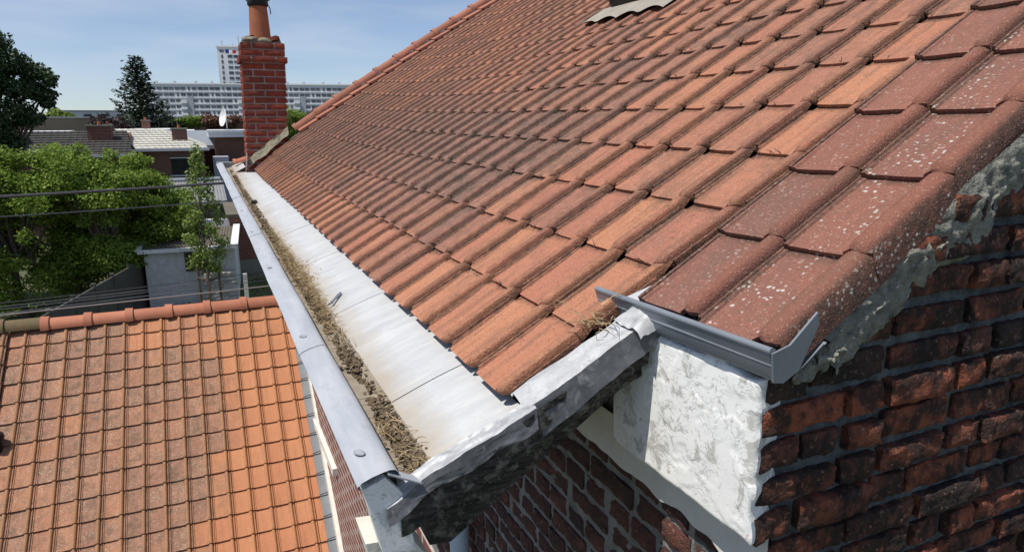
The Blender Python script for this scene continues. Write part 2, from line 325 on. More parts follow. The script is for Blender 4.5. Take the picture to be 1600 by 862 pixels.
# ================================================================== MAIN HOUSE
u, gauge, rp = 0.187, 0.24074, 0.547234
cr, sr = math.cos(rp), math.sin(rp)
def RP(i, s, n=0.0):                               # point on the main roof: column i, metres s up the slope, n above it
    y = s*cr; z = s*sr
    t = max(0.0, i-12)/25.0
    z += (0.11*(1-math.exp(-max(0, y)/0.35))+0.025*max(0, y))*t*t
    # old roof: slight sag and unevenness
    z += 0.006*noise.noise(Vector((i*0.21, s*1.1, 3.0)))
    return V(i*u, y-n*sr, z+n*cr)
def frame(i, s, n=0.0, di=1.0):
    o = RP(i, s, n); ex = (o-RP(i+di, s, n)).normalized(); ey = (RP(i, s+gauge, n)-o).normalized()
    ez = ex.cross(ey).normalized(); ey = ez.cross(ex)
    m = Matrix((ex, ey, ez)).transposed().to_4x4(); m.translation = o; return m
def tile_mesh(name, w, g, L, prof, thick, tilt, nose, notch=True, seed=0, hd=0.85, tongue=0.020):
    ys = [0, 0.006, 0.016, 0.040, g*0.5, g-0.028, g-0.022, g-0.002, g+0.006, L]
    sc = {0: nose, 0.006: nose*0.35+0.56, 0.016: 0.95}
    mb = MB(); n = len(prof); mb.roll = []; mb.joint = []
    rx = [xf for xf, h in prof if h > 0.009]; rc_, rh = (min(rx)+max(rx))/2 if rx else 0, (max(rx)-min(rx))/2+0.02 if rx else 1
    for k, y in enumerate(ys):
        for j, (xf, h) in enumerate(prof):
            isr = h > 0.009
            s_ = sc.get(y, 1.0) if isr else 1.0
            if isr and k >= 8: s_ = hd
            yy = y
            if notch:
                if xf > -0.098: yy = max(0.027, min(y, g-0.030)) if k else 0.027
                if xf < -0.935: yy = max(0.014, min(y, g-0.024)) if k else 0.014
            if k < 3 and isr: yy = y+tongue*((xf-rc_)/rh)**2*(1-k*0.3)
            z = tilt*(1-y/g)+h*s_
            if k == 5 and h < 0.004 and -0.93 < xf < -0.40: z += 0.0045
            z += 0.0014*noise.noise(Vector((xf*3+seed*9.1, y*11, seed)))+0.0008*noise.noise(Vector((xf*14+seed*9.1, y*60, seed)))
            mb.v.append((xf*w, yy, z)); mb.roll.append(min(1.0, max(0.0, (h-0.004)/0.014)))
            mb.joint.append(1.0 if (h < -0.004 or (xf > -0.06) or xf < -0.93) else ((0.35 if isr else 1.0) if k >= 7 else 0.0))
    for k in range(len(ys)-1):
        for j in range(n-1): mb.f.append((k*n+j, (k+1)*n+j, (k+1)*n+j+1, k*n+j+1))
    b = len(mb.v)
    for j in range(n): p = mb.v[j]; mb.v.append((p[0], p[1]+0.002, p[2]-thick)); mb.roll.append(0.5); mb.joint.append(0.6)
    for j in range(n-1): mb.f.append((j, j+1, b+j+1, b+j))
    for j, rev in ((0, 0), (n-1, 1)):
        b2 = len(mb.v)
        for k in range(len(ys)): p = mb.v[k*n+j]; mb.v.append((p[0], p[1], p[2]-thick)); mb.roll.append(0.5); mb.joint.append(0.6)
        for k in range(len(ys)-1): mb.f.append((k*n+j, b2+k, b2+k+1, (k+1)*n+j))
    return mb
def tmesh(mb, nm, mat):
    me = mb.mesh(nm, 38); me.materials.append(mat); a_ = me.attributes.new('roll', 'FLOAT', 'POINT'); a_.data.foreach_set('value', mb.roll); a_ = me.attributes.new('joint', 'FLOAT', 'POINT'); a_.data.foreach_set('value', mb.joint); return me
PROF = [(0, .000), (-.012, .0075), (-.038, .0075), (-.050, -.010), (-.092, -.012), (-.104, .0105), (-.120, .0165), (-.155, .0195), (-.20, .0200), (-.240, .0175), (-.268, .0115), (-.284, .003), (-.300, -.001), (-.40, 0), (-.66, -.001), (-.925, 0), (-.942, .0055), (-.985, .0055), (-1, .0)]
tmb = [tile_mesh('tile', u*0.985, gauge, gauge+0.045, PROF, 0.012, 0.0100, 0.40, True, q) for q in range(4)]
tme = [tmesh(q, 'tile', M_tile) for q in tmb]

house = empty('brick_house', V(3.2, 2.0, GZ), 'old brick house with red clay tile roof and zinc eaves gutter', 'house')
NR, NC = 21, 38
um = MB(); um.grid(38, 24, lambda p, q: RP(-1.0+38*p+0.0, 0.03+q*(NR*gauge+0.02), -0.035))
roof = um.build('roof', M_under, house, fix=False)
def weather(c, k, rr):
    # brown band on the middle courses, fresh orange at the near bottom corner
    w = 0.38+0.62*math.exp(-((k-3.0)/1.9)**2)*min(1, max(0, (c-3)/4))*(1-0.55*min(1, max(0, (c-16)/14)))
    if c < 5: w -= 0.42*(1-max(0, c)/6)*max(0, 1-k/7)
    if k == 0: w -= 0.22
    if k > 6: w -= 0.06
    return max(0.0, min(1.0, w+rr.uniform(-0.22, 0.22)))
slots = []
for k in range(NR-1):
    for c in range(-1, NC-1):
        if k < 3 and c == 36 and k < 1: pass
        ctr = RP(c+0.5, (k+0.5)*gauge); d = ctr-M.translation
        vx = d.dot(fw); px = 800+1046*d.dot(rt)/vx; py = 431-1046*d.dot(upv)/vx
        vis = (-40 < px < 1640 and -60 < py < 900)
        slots.append((vis, d.length, k, c))
near = sorted([s for s in slots if s[0]], key=lambda s: s[1])[:300]
nearset = {(s[2], s[3]) for s in near}
jv = []; jf = []; jw = []; jr = []; jj = []
# the roof window takes the place of some tiles
WIN = (11.2, 14.9, 10.45, 14.0)
for vis, dl, k, c in slots:
    if WIN[0]-0.6 < c+0.5 < WIN[1]+0.3 and WIN[2]-0.55 < k+0.5 < WIN[3]: continue
    rr = random.Random(k*100+c)
    m = frame(c, k*gauge)
    m = m @ Matrix.Translation((rr.uniform(-.0012, .0012), rr.uniform(-.004, .004), rr.uniform(-.0008, .0022))) @ Matrix.Rotation(rr.uniform(-.006, .006), 4, 'Z') @ Matrix.Rotation(rr.uniform(-.006, .006), 4, 'X')
    w = weather(c, k, rr); q = rr.randrange(4)
    if (k, c) in nearset:
        o = obj('tile', tme[q], roof, None, m); o['weather'] = w; o['lichen'] = 0.25 if rr.random() < 0.5 else 0.0
    else:
        n0 = len(jv); jv += [tuple(m @ Vector(p)) for p in tmb[q].v]; jf += [tuple(i+n0 for i in f) for f in tmb[q].f]
        jw += [w]*len(tmb[q].v); jr += tmb[q].roll; jj += tmb[q].joint
me = bpy.data.meshes.new('tile_field'); me.from_pydata(jv, [], jf); me.update()
at = me.attributes.new('weather', 'FLOAT', 'POINT'); at.data.foreach_set('value', jw)
at = me.attributes.new('roll', 'FLOAT', 'POINT'); at.data.foreach_set('value', jr)
at = me.attributes.new('joint', 'FLOAT', 'POINT'); at.data.foreach_set('value', jj)
me.materials.append(M_tile); smooth(me, 38)
tf = obj('tile_field', me, roof); tag(tf, kind='stuff')

# -- large verge tiles along the near gable
VW = 0.196
VPROF = [(0, -.034), (-.010, -.010), (-.030, .012), (-.07, .022), (-.13, .0270), (-.20, .0265), (-.26, .019), (-.295, .0075), (-.315, .0), (-.42, -.001), (-.60, -.001), (-.80, 0), (-.93, 0), (-.945, .004), (-.985, .004), (-1, .0)]
VPROF2 = [(0, .001), (-.015, .006), (-.04, .006), (-.05, -.010), (-.08, -.012), (-.092, .010), (-.12, .020), (-.17, .0250), (-.225, .0235), (-.275, .015), (-.300, .005), (-.318, -.001), (-.45, 0), (-.70, -.001), (-.88, 0), (-.90, .005), (-.93, .005), (-.94, -.002), (-.95, .007), (-.99, .007), (-1, -.022)]
vg = gauge*1.07
v_me = [tmesh(tile_mesh('verge_tile', VW, vg, vg+0.05, pr, 0.012, 0.0125, 0.45, False, 2, 0.85, 0.014), 'verge_tile', M_verge) for pr in (VPROF, VPROF2)]
for k in range(11):
    jb = 1.53+1.07*k
    off = 0.085*k if k < 6 else 0.51
    for cidx, (ib, mm) in enumerate(((-3.42+off, v_me[0]), (-2.38+off, v_me[1]))):
        rr = random.Random(k*7+cidx); s0 = jb*gauge
        o = RP(ib, s0, 0.026); ex = Vector((1, 0, 0)); ey = (RP(ib+0.085*1, s0+vg, 0.026)-o).normalized(); ez = ex.cross(ey).normalized(); ex = ey.cross(ez)
        m = Matrix((ex, ey, ez)).transposed().to_4x4(); m.translation = o
        m = m @ Matrix.Rotation(rr.uniform(-.008, .008), 4, 'Z')
        t = obj('verge_tile', mm, roof, None, m); t['weather'] = 0.35+rr.uniform(-.2, .3); t['lichen'] = 1.0 if cidx == 0 else 0.38
tag(roof, kind=None)

# -- far verge: raised end tiles and round caps
fv = MB()
for k in range(17):
    s0 = 0.62+k*gauge
    p = [RP(36.0, s0, 0.045), RP(37.1, s0, 0.055), RP(37.1, s0+gauge+0.03, 0.040), RP(36.0, s0+gauge+0.03, 0.030)]
    b = MB(); nrm = Vector((0, sr, -cr))*0.03
    b.prism(p, nrm); o = b.build('end_tile', M_capfar, roof)
cap = MB()
def half_cap(m_, r, L, collar, k=10):
    for (y0, y1, rr_) in ((0, L, r), (-0.004, collar, r*1.22)):
        n0 = len(m_.v)
        for y in (y0, y1):
            for j in range(k+1):
                th = math.pi*j/k
                q = rr_*(1.0 if y == y0 else 0.97)
                m_.v.append((q*math.cos(th), y, q*math.sin(th)))
        for j in range(k): m_.f.append((n0+j, n0+j+1, n0+k+2+j, n0+k+1+j))
        m_.f.append(tuple(n0+j for j in range(k+1))); m_.f.append(tuple(n0+k+1+j for j in range(k, -1, -1)))
half_cap(cap, 0.062, 0.30, 0.045)
cap_me = cap.mesh('verge_cap', 40, True); cap_me.materials.append(M_capfar)
for k in range(15):
    s0 = 0.60+k*0.29
    m = frame(37.1, s0, 0.055); obj('verge_cap', cap_me, roof, None, m)

# -- roof window
rw = MB(); f0 = frame(WIN[0], WIN[2]*gauge)
def rbox(mb, i0, i1, j0, j1, n0, n1):
    pts = [RP(i0, j0*gauge, n0), RP(i1, j0*gauge, n0), RP(i1, j1*gauge, n0), RP(i0, j1*gauge, n0)]
    up_ = Vector((0, -sr, cr))*(n1-n0); mb.prism(pts, up_)
rbox(rw, WIN[0], WIN[1], WIN[2], WIN[2]+0.25, 0.0, 0.085); rbox(rw, WIN[0], WIN[1], WIN[3]-0.3, WIN[3], 0.0, 0.085)
rbox(rw, WIN[0], WIN[0]+0.35, WIN[2]+0.25, WIN[3]-0.3, 0.0, 0.084); rbox(rw, WIN[1]-0.35, WIN[1], WIN[2]+0.25, WIN[3]-0.3, 0.0, 0.084)
win = rw.build('roof_window', M_black, house)
gl = MB(); rbox(gl, WIN[0]+0.34, WIN[1]-0.34, WIN[2]+0.24, WIN[3]-0.29, 0.04, 0.06); gl.build('pane', M_glass, win)
ap = MB(); ap.grid(30, 8, lambda p, q: RP(WIN[0]-0.9+(WIN[1]-WIN[0]+1.5)*p, (WIN[2]-1.0+1.05*q+0.12*(1-q)*abs(math.sin(p*math.pi*4)))*gauge, 0.034+0.012*abs(math.sin(p*math.pi*4))*(1-q)))
M_leadwin = plain('old_lead_apron', (0.33, 0.30, 0.25, 1), (0.24, 0.225, 0.19, 1), 12, 0.8, 0.4, 40, 0.005)
ap.build('lead_apron', M_leadwin, win, 50, False)

# -- walls (mortar slabs; bricks are set on them one by one where they show)
AG = -0.61; YF = 0.36
M_facade = wallbrick('facade_brickwork', 'x', (0.25, 0.085, 0.06, 1), (0.20, 0.07, 0.055, 1), (0.50, 0.47, 0.43, 1))
M_gableW = wallbrick('gable_brickwork', 'y', (0.17, 0.06, 0.042, 1), (0.12, 0.05, 0.04, 1), (0.17, 0.17, 0.155, 1))
w_ = MB(); w_.prism([V(AG, YF+0.014, GZ), V(AG, 4.2, GZ), V(AG, 4.2, 4.2*0.609-0.06), V(AG, YF+0.014, YF*0.609-0.06)], (-0.3, 0, 0))
# recessed gable slab: mortar plane 16 mm behind the brick faces
w_ = MB(); x0 = -AG-0.022
w_.prism([(x0, YF+0.016, -0.72), (x0, 1.75, -0.72), (x0, 1.75, 1.75*0.609-0.03), (x0, YF-0.045, (YF-0.045)*0.609-0.035), (x0, YF-0.045, -0.15), (x0, YF+0.016, -0.15)], (-0.22, 0, 0))
gable = w_.build('gable_wall', M_mortar, house)
lo = MB(); lo.prism([(-AG, YF+0.02, GZ), (-AG, 4.2, GZ), (-AG, 4.2, 4.2*0.609-0.05), (-AG, 1.75, 1.75*0.609-0.03), (-AG, 1.75, -0.72), (-AG, YF+0.02, -0.72)], (-0.22, 0, 0))
lo.build('lower_gable_wall', M_gableW, house)
fa = MB(); fa.bx(1.92, 7.3, YF+0.003, YF+0.24, -1.62, 0.08); fa.build('upper_facade_wall', M_facade, house)
fa = MB(); fa.bx(AG+0.23, 1.92, YF+0.012, YF+0.24, -1.62, 0.08); facade = fa.build('facade_wall', plain('limewashed_mortar', (0.29, 0.28, 0.27, 1), (0.13, 0.125, 0.12, 1), 11, 0.95, 0.8, 60, 0.008), house)
fb = MB(); fb.bx(AG+0.004, 7.3, YF, YF+0.24, GZ, -1.62); fb.build('lower_facade_wall', M_facade, house)
fc = MB(); fc.bx(7.06, 7.3, YF+0.24, 4.2, GZ, 0.2); fc.prism([V(7.06, YF+0.24, 0.2), V(7.06, 4.2, 0.2), V(7.06, 4.2, 2.6)], (-0.24, 0, 0)); fc.build('far_gable_wall', M_facade, house)
fd = MB(); fd.grid(2, 2, lambda p, q: V(AG+7.9*p, 4.2+4.0*q, 4.2*0.609-2.4*q-0.02)); fd.build('rear_roof', M_under, house, fix=False)
fe = MB(); fe.bx(AG, 7.3, 7.9, 8.1, GZ, 0.2); fe.build('rear_wall', M_facade, house)

def brick_me(seed, L, H, D, nx, nz, rough, rnd_, mat, name='brick'):
    rr = random.Random(seed); mb = MB()
    def P(p, q):
        e = min(p, 1-p)*L; f_ = min(q, 1-q)*H
        x = (p-0.5)*L; y = (q-0.5)*H
        edge = max(0, 1-min(e, f_)/0.010)
        n = -rnd_*edge*edge*(1+1.2*N((x, y, 0), 60, seed+9))+rough*(FB((x, y, 0), 38, seed, 4))+rough*0.9*N((x, y, 0), 11, seed+3)
        jx = rough*0.7*N((x, y, 1), 45, seed+5); jy = rough*0.7*N((x, y, 2), 45, seed+7)
        return (x+jx, y+jy, n)
    mb.grid(nx, nz, P)
    # rim
    rim = [i for i in range(nx+1)]+[(nx+1)*(j+1)-1 for j in range(1, nz+1)]+[(nx+1)*nz+i for i in range(nx-1, -1, -1)]+[(nx+1)*j for j in range(nz-1, 0, -1)]
    b = len(mb.v)
    for i in rim: p = mb.v[i]; mb.v.append((p[0]*0.985, p[1]*0.97, -D))
    k = len(rim)
    for t in range(k): mb.f.append((rim[t], b+t, b+(t+1) % k, rim[(t+1) % k]))
    me = mb.mesh(name, 45); me.materials.append(mat); return me
def wallM(o, ux): # ux: direction along the wall; outward = ux x Z
    ux = Vector(ux); vz = Vector((0, 0, 1)); n = ux.cross(vz); m = Matrix((ux, vz, n)).transposed().to_4x4(); m.translation = o; return m

# gable bricks
hc = 0.0718
gb_s = [brick_me(q, 0.198, 0.0520, 0.035, 20, 8, 0.0052, 0.005, M_gbrick) for q in range(8)]
gb_h = [brick_me(q+20, 0.093, 0.0520, 0.035, 11, 8, 0.0052, 0.005, M_gbrick) for q in range(8)]
for kz in range(-9, 15):
    zc = 0.002+kz*hc
    y = YF-0.055+0.006 if zc > -0.15 else YF-0.004
    pat = ['s', 'h', 'h', 's', 'h', 's'] if kz % 2 else ['h', 's', 's', 'h', 's', 'h']
    rr = random.Random(kz*13+5); ix = rr.randrange(6); first = True
    while y < 1.72:
        ty = pat[ix % 6]; ix += 1
        if first: ty = 's' if kz % 2 else 'h'; first = False
        L = 0.198 if ty == 's' else 0.093
        yc = y+L/2; y += L+0.0125+rr.uniform(0, 0.006)
        if zc+hc/2-0.006 > (yc-L/2)*0.609+0.022: continue
        m = wallM((-AG+rr.uniform(-0.009, 0.008), yc, zc+rr.uniform(-.003, .003)), (0, 1, 0)) @ Matrix.Rotation(rr.uniform(-.02, .02), 4, 'Z') @ Matrix.Rotation(rr.uniform(-.04, .04), 4, 'Y') @ Matrix.Rotation(rr.uniform(-.07, .07), 4, 'X')
        if rr.random() < 0.5: m = m @ Matrix.Rotation(math.pi, 4, 'Z')
        m = m @ Matrix.Diagonal((rr.uniform(.93, 1.04), rr.uniform(.90, 1.10), 1, 1))
        obj('brick', rr.choice(gb_s if ty == 's' else gb_h), gable, None, m)

# facade bricks under the eaves
fb_s = [brick_me(q+40, 0.201, 0.057, 0.03, 10, 5, 0.006, 0.006, M_fbrick) for q in range(4)]
fb_h = [brick_me(q+50, 0.095, 0.057, 0.03, 6, 5, 0.006, 0.006, M_fbrick) for q in range(4)]
for kz in range(0, 19):
    zc = -0.255-0.0735*kz-0.02
    rr = random.Random(kz*31); a = AG+0.022; first = True
    while a < 1.9:
        if kz % 2: L, lst = 0.205, fb_s
        else: L, lst = 0.098, fb_h
        if first: L, lst = (0.205, fb_s) if kz % 4 == 1 else (0.098, fb_h); first = False
        L *= rr.uniform(.96, 1.04)
        ac = a+L/2; a += L+0.014
        if zc-0.03 < -1.60: continue
        m = wallM(V(ac, YF+rr.uniform(-.001, .008), zc+rr.uniform(-.003, .003)), (1, 0, 0)) @ Matrix.Rotation(rr.uniform(-.02, .02), 4, 'Z')
        obj('brick', rr.choice(lst), facade, None, m)
# lime-washed quoin and frieze band
bd = MB(); bd.grid(70, 10, lambda p, q: V(AG+0.005+0.95*p, YF-0.012+0.004*FB((p*9, q*2, 1), 2, 3), -0.262+0.02*N((p*10, q, 0), 1.3)*(1-q)+0.125*q))
bd.build('frieze_band', M_whitepaint, house, 50, False)
bl = MB()
bl.bx(AG+0.03, AG+0.23, YF+0.012, YF+0.24, -1.62, 0.08); bl.build('corner_core', M_mortar, house)
# white rendered pier head
pp = MB(); YP = 0.295
def pier(p, q):
    a = -0.605+0.455*p; z = -0.162+(0.302+0.020*(1-p))*q
    e = min(min(p, 1-p)*0.455, min(q, 1-q)*0.30)
    f1 = FB((a+0.3*z, 0, z), 11, 2); f2 = FB((a, 0, z+0.4*a), 26, 4)
    d = 0.0018*FB((a, 0, z), 3.5, 9)+0.0008*max(-1, min(1, f1*14))-max(0, 1-e/0.008)**2*0.007
    return V(a+0.010*N((a, 1, z), 22, 1)*(1 if p in (0, 1) else 0.4), YP-d, z+0.012*N((a, 2, z), 18, 5)*(1 if q in (0, 1) else 0.4))
nx, nz = 110, 76; pp.grid(nx, nz, pier)
rim = [i for i in range(nx+1)]+[(nx+1)*(j+1)-1 for j in range(1, nz+1)]+[(nx+1)*nz+i for i in range(nx-1, -1, -1)]+[(nx+1)*j for j in range(nz-1, 0, -1)]
b0 = len(pp.v)
for i in rim: p = pp.v[i]; pp.v.append((min(p[0], 0.575), YF+0.05, p[2]))
for t in range(len(rim)): pp.f.append((rim[t], b0+t, b0+(t+1) % len(rim), rim[(t+1) % len(rim)]))
pier_o = pp.build('rendered_pier', M_plaster, house, 50)
pier_o['label'] = 'flaking white rendered pier head under the short gutter'
# cement fillet under the verge tiles
ft = MB()
def fillet(p, q):
    s = 0.475+1.9*p; o = RP(-3.30+min(0.5, 0.085*max(0, (s/gauge-1.53)/1.07)), s, 0.0)
    prof = [(0.006, 0.008), (0.014, -0.016), (0.016, -0.048), (0.008, -0.090), (-0.05, -0.124)]
    t = q*4; k = min(3, int(t)); fq = t-k
    dx = prof[k][0]*(1-fq)+prof[k+1][0]*fq; dn = prof[k][1]*(1-fq)+prof[k+1][1]*fq
    w = 0.007*FB((s, q*0.2, 0), 9, 1)+0.008*FB((s, q*0.3, 0), 34, 2)+0.007*FB((s, q*0.3, 0), 90, 3)
    w *= min(1, q*3.5); dn *= 1.15+0.55*N((s, 0, 0), 7, 4)+0.2*N((s, 0, 0), 31, 6)
    return Vector((max(o.x, -AG-0.01)+dx+w, o.y-dn*sr, o.z+dn*cr+w*0.6))
ft.grid(260, 18, fillet); ft.build('cement_fillet', M_cement, house, 50, False)
rk = MB()
def lump(mb, c, r, seed, sq=(1, 1, 1), k=2, amp=0.5):
    b = bmesh.new(); bmesh.ops.create_icosphere(b, subdivisions=k, radius=1)
    n0 = len(mb.v)
    for v in b.verts:
        d = 1+amp*FB(tuple(v.co), 1.3, seed); mb.v.append((c[0]+v.co.x*r*sq[0]*d, c[1]+v.co.y*r*sq[1]*d, c[2]+v.co.z*r*sq[2]*d))
    for f in b.faces: mb.f.append(tuple(n0+v.index for v in f.verts))
    b.free()
for k in range(4):
    rr = random.Random(k+90); lump(rk, (0.612+rr.uniform(-.004, .010), 0.385+0.02*k+rr.uniform(-.01, 0.01), 0.165+0.010*k+rr.uniform(-.03, .02)), rr.uniform(.014, .026), k, (0.8, 1.1, 1), 3, 0.9)
rk.build('mortar_lumps', M_cement, gable, 60)

# -- eaves: black timber boarding that carries the gutter
st = MB()
def so_z(y): return -0.188+(y+0.266)*0.47
def board_end(p, q, th, a0, seed):
    y = -0.266+0.63*p; z = so_z(y)+th*q
    e = 0.006*FB((y, z, 0), 16, seed)+0.004*FB((y, z, 0), 50, seed+1)
    return V(a0-e, y, z+0.008*N((y*2, q, 0), 9, seed)*(1-q))
st.grid(70, 12, lambda p, q: board_end(p, q, 0.072, -0.281, 1))
st.prism([V(-0.276, -0.262, so_z(-.262)+0.001), V(-0.276, 0.37, so_z(.37)+0.001), V(-0.276, 0.37, so_z(.37)+0.020), V(-0.276, -0.262, so_z(-.262)+0.020)], (-7.5, 0, 0))
eaves = st.build('eaves_board', M_timber, house, 50)
eaves['label'] = 'black rotten timber boarding under the gutter end'
st2 = MB(); st2.grid(60, 6, lambda p, q: V(-0.262+0.003*FB((p, q, 2), 20, 3), -0.21+0.56*p, so_z(-0.21+0.56*p)-0.028+0.03*q+0.006*N((p, q, 0), 12, 2)*(1-q)))
st2.prism([V(-0.258, -0.205, so_z(-.205)-0.026), V(-0.258, 0.36, so_z(.36)-0.026), V(-0.258, 0.36, so_z(.36)+0.01), V(-0.258, -0.205, so_z(-.205)+0.01)], (-6.0, 0, 0))
st2.build('soffit_board', M_timber, house, 50)
for k in range(6):
    a0 = -0.13+k*1.35
    b = MB(); b.prism([V(a0, -0.185, so_z(-.185)-0.03), V(a0, 0.36, so_z(0.36)-0.03), V(a0, 0.36, so_z(0.36)-0.13), V(a0, -0.115, -0.262-0.075), V(a0, -0.165, -0.262-0.07)], (-0.075, 0, 0))
    b.build('rafter_tail', M_timber, house)
# white console and fascia below the gutter end
cs = MB(); cs.prism([V(-0.279, -0.334, -0.072), V(-0.279, -0.292, -0.056), V(-0.279, -0.258, -0.100), V(-0.279, -0.238, -0.225), V(-0.279, -0.300, -0.225)], (-0.05, 0, 0)); cs.build('fascia_end', M_plaster, house)
cs = MB(); cs.prism([V(-0.225, -0.325, -0.222), V(-0.225, -0.235, -0.232), V(-0.225, -0.19, -0.30), V(-0.225, -0.19, -0.42), V(-0.225, -0.285, -0.42)], (-0.10, 0, 0)); cs.build('console', M_whitewood, house)

# -- zinc gutter
def kick(a):
    t = max(0, min(1, (a-5.2)/2.4)); t = t*t*(3-2*t); return -0.042*t, 0.105*t
GUT = [(-.338, -.069), (-.344, -.066), (-.345, -.060), (-.336, -.053), (-.318, -.046), (-.298, -.041), (-.284, -.0385), (-.274, -.040), (-.267, -.047), (-.266, -.056)]
GUT2 = [(-.268, -.050), (-.264, -.103), (-.215, -.104), (-.17, -.086)]
stations = [-0.285]+[-0.2+0.1*k for k in range(0, 80)]
def gutter(prof, a0, a1, nm, mat, par, wob=0.0, sm=40):
    mb = MB(); stn = [a for a in stations if a0 < a < a1]; stn = [a0]+stn+[a1]
    k = len(prof)
    for a in stn:
        dy, dz = kick(a)
        for (y, z) in prof:
            ww = wob*N((a, y, 0), 2.2, 1); mb.v.append(tuple(V(a, y+dy+ww, z+dz+ww*0.7)))
    for i in range(len(stn)-1):
        for j in range(k-1): mb.f.append((i*k+j, i*k+j+1, (i+1)*k+j+1, (i+1)*k+j))
    return mb.build(nm, mat, par, sm, False)
gut = gutter(GUT2, -0.262, 7.6, 'gutter', M_floor, house, 0.0)
gut['label'] = 'zinc eaves gutter with dirty floor behind a blue-grey lip'
edges = [-0.285, 0.50, 1.55, 2.6, 3.6, 4.6, 5.6, 6.6, 7.62]
for k in range(len(edges)-1):
    d = 0.0016*(k % 2)
    gutter([(y-d*0.6, z+d) for y, z in GUT], edges[k]-(0.01 if k else 0), edges[k+1], 'gutter_lip', M_zincblue, gut, 0.003)
    a0 = edges[k]+0.11
    if k < 5:
        ov = MB(); o = V(a0 if k else -0.187, -0.320, -0.0437); nn = Vector((0, -0.28, 0.96)).normalized(); t1 = Vector((0.9, 0.42, 0.12)).normalized(); t1 = (t1-nn*t1.dot(nn)).normalized(); t2 = nn.cross(t1)
        for rr_, hh in ((1.0, 0.001), (0.86, 0.0032), (0.80, 0.0022), (0.30, 0.0026)):
            for j in range(20):
                th = 2*math.pi*j/20; ov.v.append(tuple(o+t1*math.cos(th)*0.0165*rr_+t2*math.sin(th)*0.0075*rr_+nn*hh))
        for i in range(3):
            for j in range(20): ov.f.append((i*20+j, i*20+(j+1) % 20, (i+1)*20+(j+1) % 20, (i+1)*20+j))
        ov.f.append(tuple(60+j for j in range(20)))
        ov.build('oval_stamp', M_clip, gut, 40, False)
# apron sheets between trough and tiles
ae = [-0.262, 0.135, 0.53, 0.95, 1.36, 1.80, 2.25, 2.70, 3.2, 3.7, 4.2, 4.75, 5.3, 5.9, 6.45, 6.86]
for k in range(len(ae)-1):
    ap = MB(); lift = 0.0025*(k % 2)
    def apf(p, q, k=k, lift=lift):
        a = ae[k]-0.02*(k > 0)+(ae[k+1]-ae[k]+0.02)*p; dy, dz = kick(a)
        y = -0.178+(0.035+0.178)*q; z = -0.0865+0.0765*q+0.004*math.sin(math.pi*q)+lift
        z += 0.0022*N((a, y, 0), 6, 2)+0.0018*N((a*1.0, y*0.3, 0), 13, 4)
        if p > 0.97: z += 0.004
        s_ = 1-q
        return V(a, y+dy*s_, z+dz*s_)
    ap.grid(16, 8, apf); ap.build('zinc_panel', M_zinc, gut, 40, False)
ap = MB(); ap.grid(10, 6, lambda p, q: V(6.84+0.76*p, (-0.178+0.095*q)+kick(6.84+.76*p)[0]*(1-q*0.5), -0.085+0.06*q+kick(6.84+0.76*p)[1])); ap.build('zinc_panel', M_zinc, gut, 40, False)
en = MB(); en.bx(7.58, 7.61, -0.375, -0.07, -0.02, 0.062); en.bx(7.55, 7.612, -0.385, -0.06, 0.062, 0.070); en.build('gutter_end', M_zincblue, gut)
en = MB(); en.prism([V(-0.255, -0.330, -0.066), V(-0.255, -0.285, -0.048), V(-0.255, -0.268, -0.052), V(-0.255, -0.262, -0.12), V(-0.255, -0.318, -0.12)], (-0.10, 0, 0)); en.build('lip_core', M_timber, gut)  # dark block added to stand for the shaded gap below the lip end
en = MB(); en.prism([V(-0.262, -0.290, -0.046), V(-0.288, -0.288, -0.048), V(-0.292, -0.225, -0.080), V(-0.262, -0.232, -0.078)], (0, 0.001, 0.003)); en.build('folded_tab', M_zincblue, gut)
# small metal strap, leaf and junk on the apron
cl = MB(); cl.tube([V(1.02, -0.172, -0.065), V(1.05, -0.15, -0.058), V(1.10, -0.115, -0.052), V(1.115, -0.112, -0.051), V(1.09, -0.128, -0.052), V(1.03, -0.160, -0.062)], 0.0045, 6)
cl.build('overflow_strap', M_zincgrey, gut, 40)
bk = MB(); bk.bx(4.42, 4.50, -0.21, -0.165, -0.085, -0.060); bk.build('bracket_stub', M_timber, gut)

# -- lead over the gutter end and the cut tile edge
ld = MB()
def lead_hi(p, q):                                 # p up the slope, q across: 0 inner .. 0.45 fold .. 1 bottom of the side
    y = 0.005+0.30*p
    a_in = -0.192-0.05*p; a_f = -0.268-0.035*p; zr = y*0.609+0.026
    cr_ = 0.0030*FB((y, q*0.3, 0), 11, 5)+0.0012*FB((y, q*0.3, 0), 40, 6)
    if q < 0.45: t = q/0.45; a = a_in+(a_f-a_in)*t; z = zr+0.010-0.022*t+cr_
    else: t = (q-0.45)/0.55; a = a_f-0.010*t+cr_*0.5; z = zr-0.012+cr_*(1-t)-t*(0.058+0.024*(1-p))+0.006*N((y, 0, 0), 16, 3)*t
    if q < 0.05: z -= 0.012; a += 0.004*N((y, 3, 0), 26, 2)
    return V(a, y, z)
ld.grid(60, 10, lambda p, q: lead_hi(p, q*0.45))
lead = ld.build('lead_flashing', M_lead, house, 60, False)
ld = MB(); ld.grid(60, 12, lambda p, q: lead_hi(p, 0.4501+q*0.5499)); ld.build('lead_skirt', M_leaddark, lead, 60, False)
ld = MB()
def lead_lo(p, q):
    y = -0.292+0.315*p
    zt = -0.098+(y+0.292)*0.40
    if y < -0.20: zt -= (-(y+0.20))*0.18
    cr_ = 0.0045*FB((y, q*0.35, 0), 13, 8)+0.0020*FB((y, q*0.35, 0), 40, 9)
    if q < 0.45: t = q/0.45; a = -0.250-0.034*t; z = zt+0.004-0.008*t+cr_
    else: t = (q-0.45)/0.55; a = -0.284-0.008*t+cr_*0.8*t; z = zt-0.004+cr_*(1-t)-t*(0.036+0.014*N((y, 0, 0), 14, 1))
    return V(a, y, z)
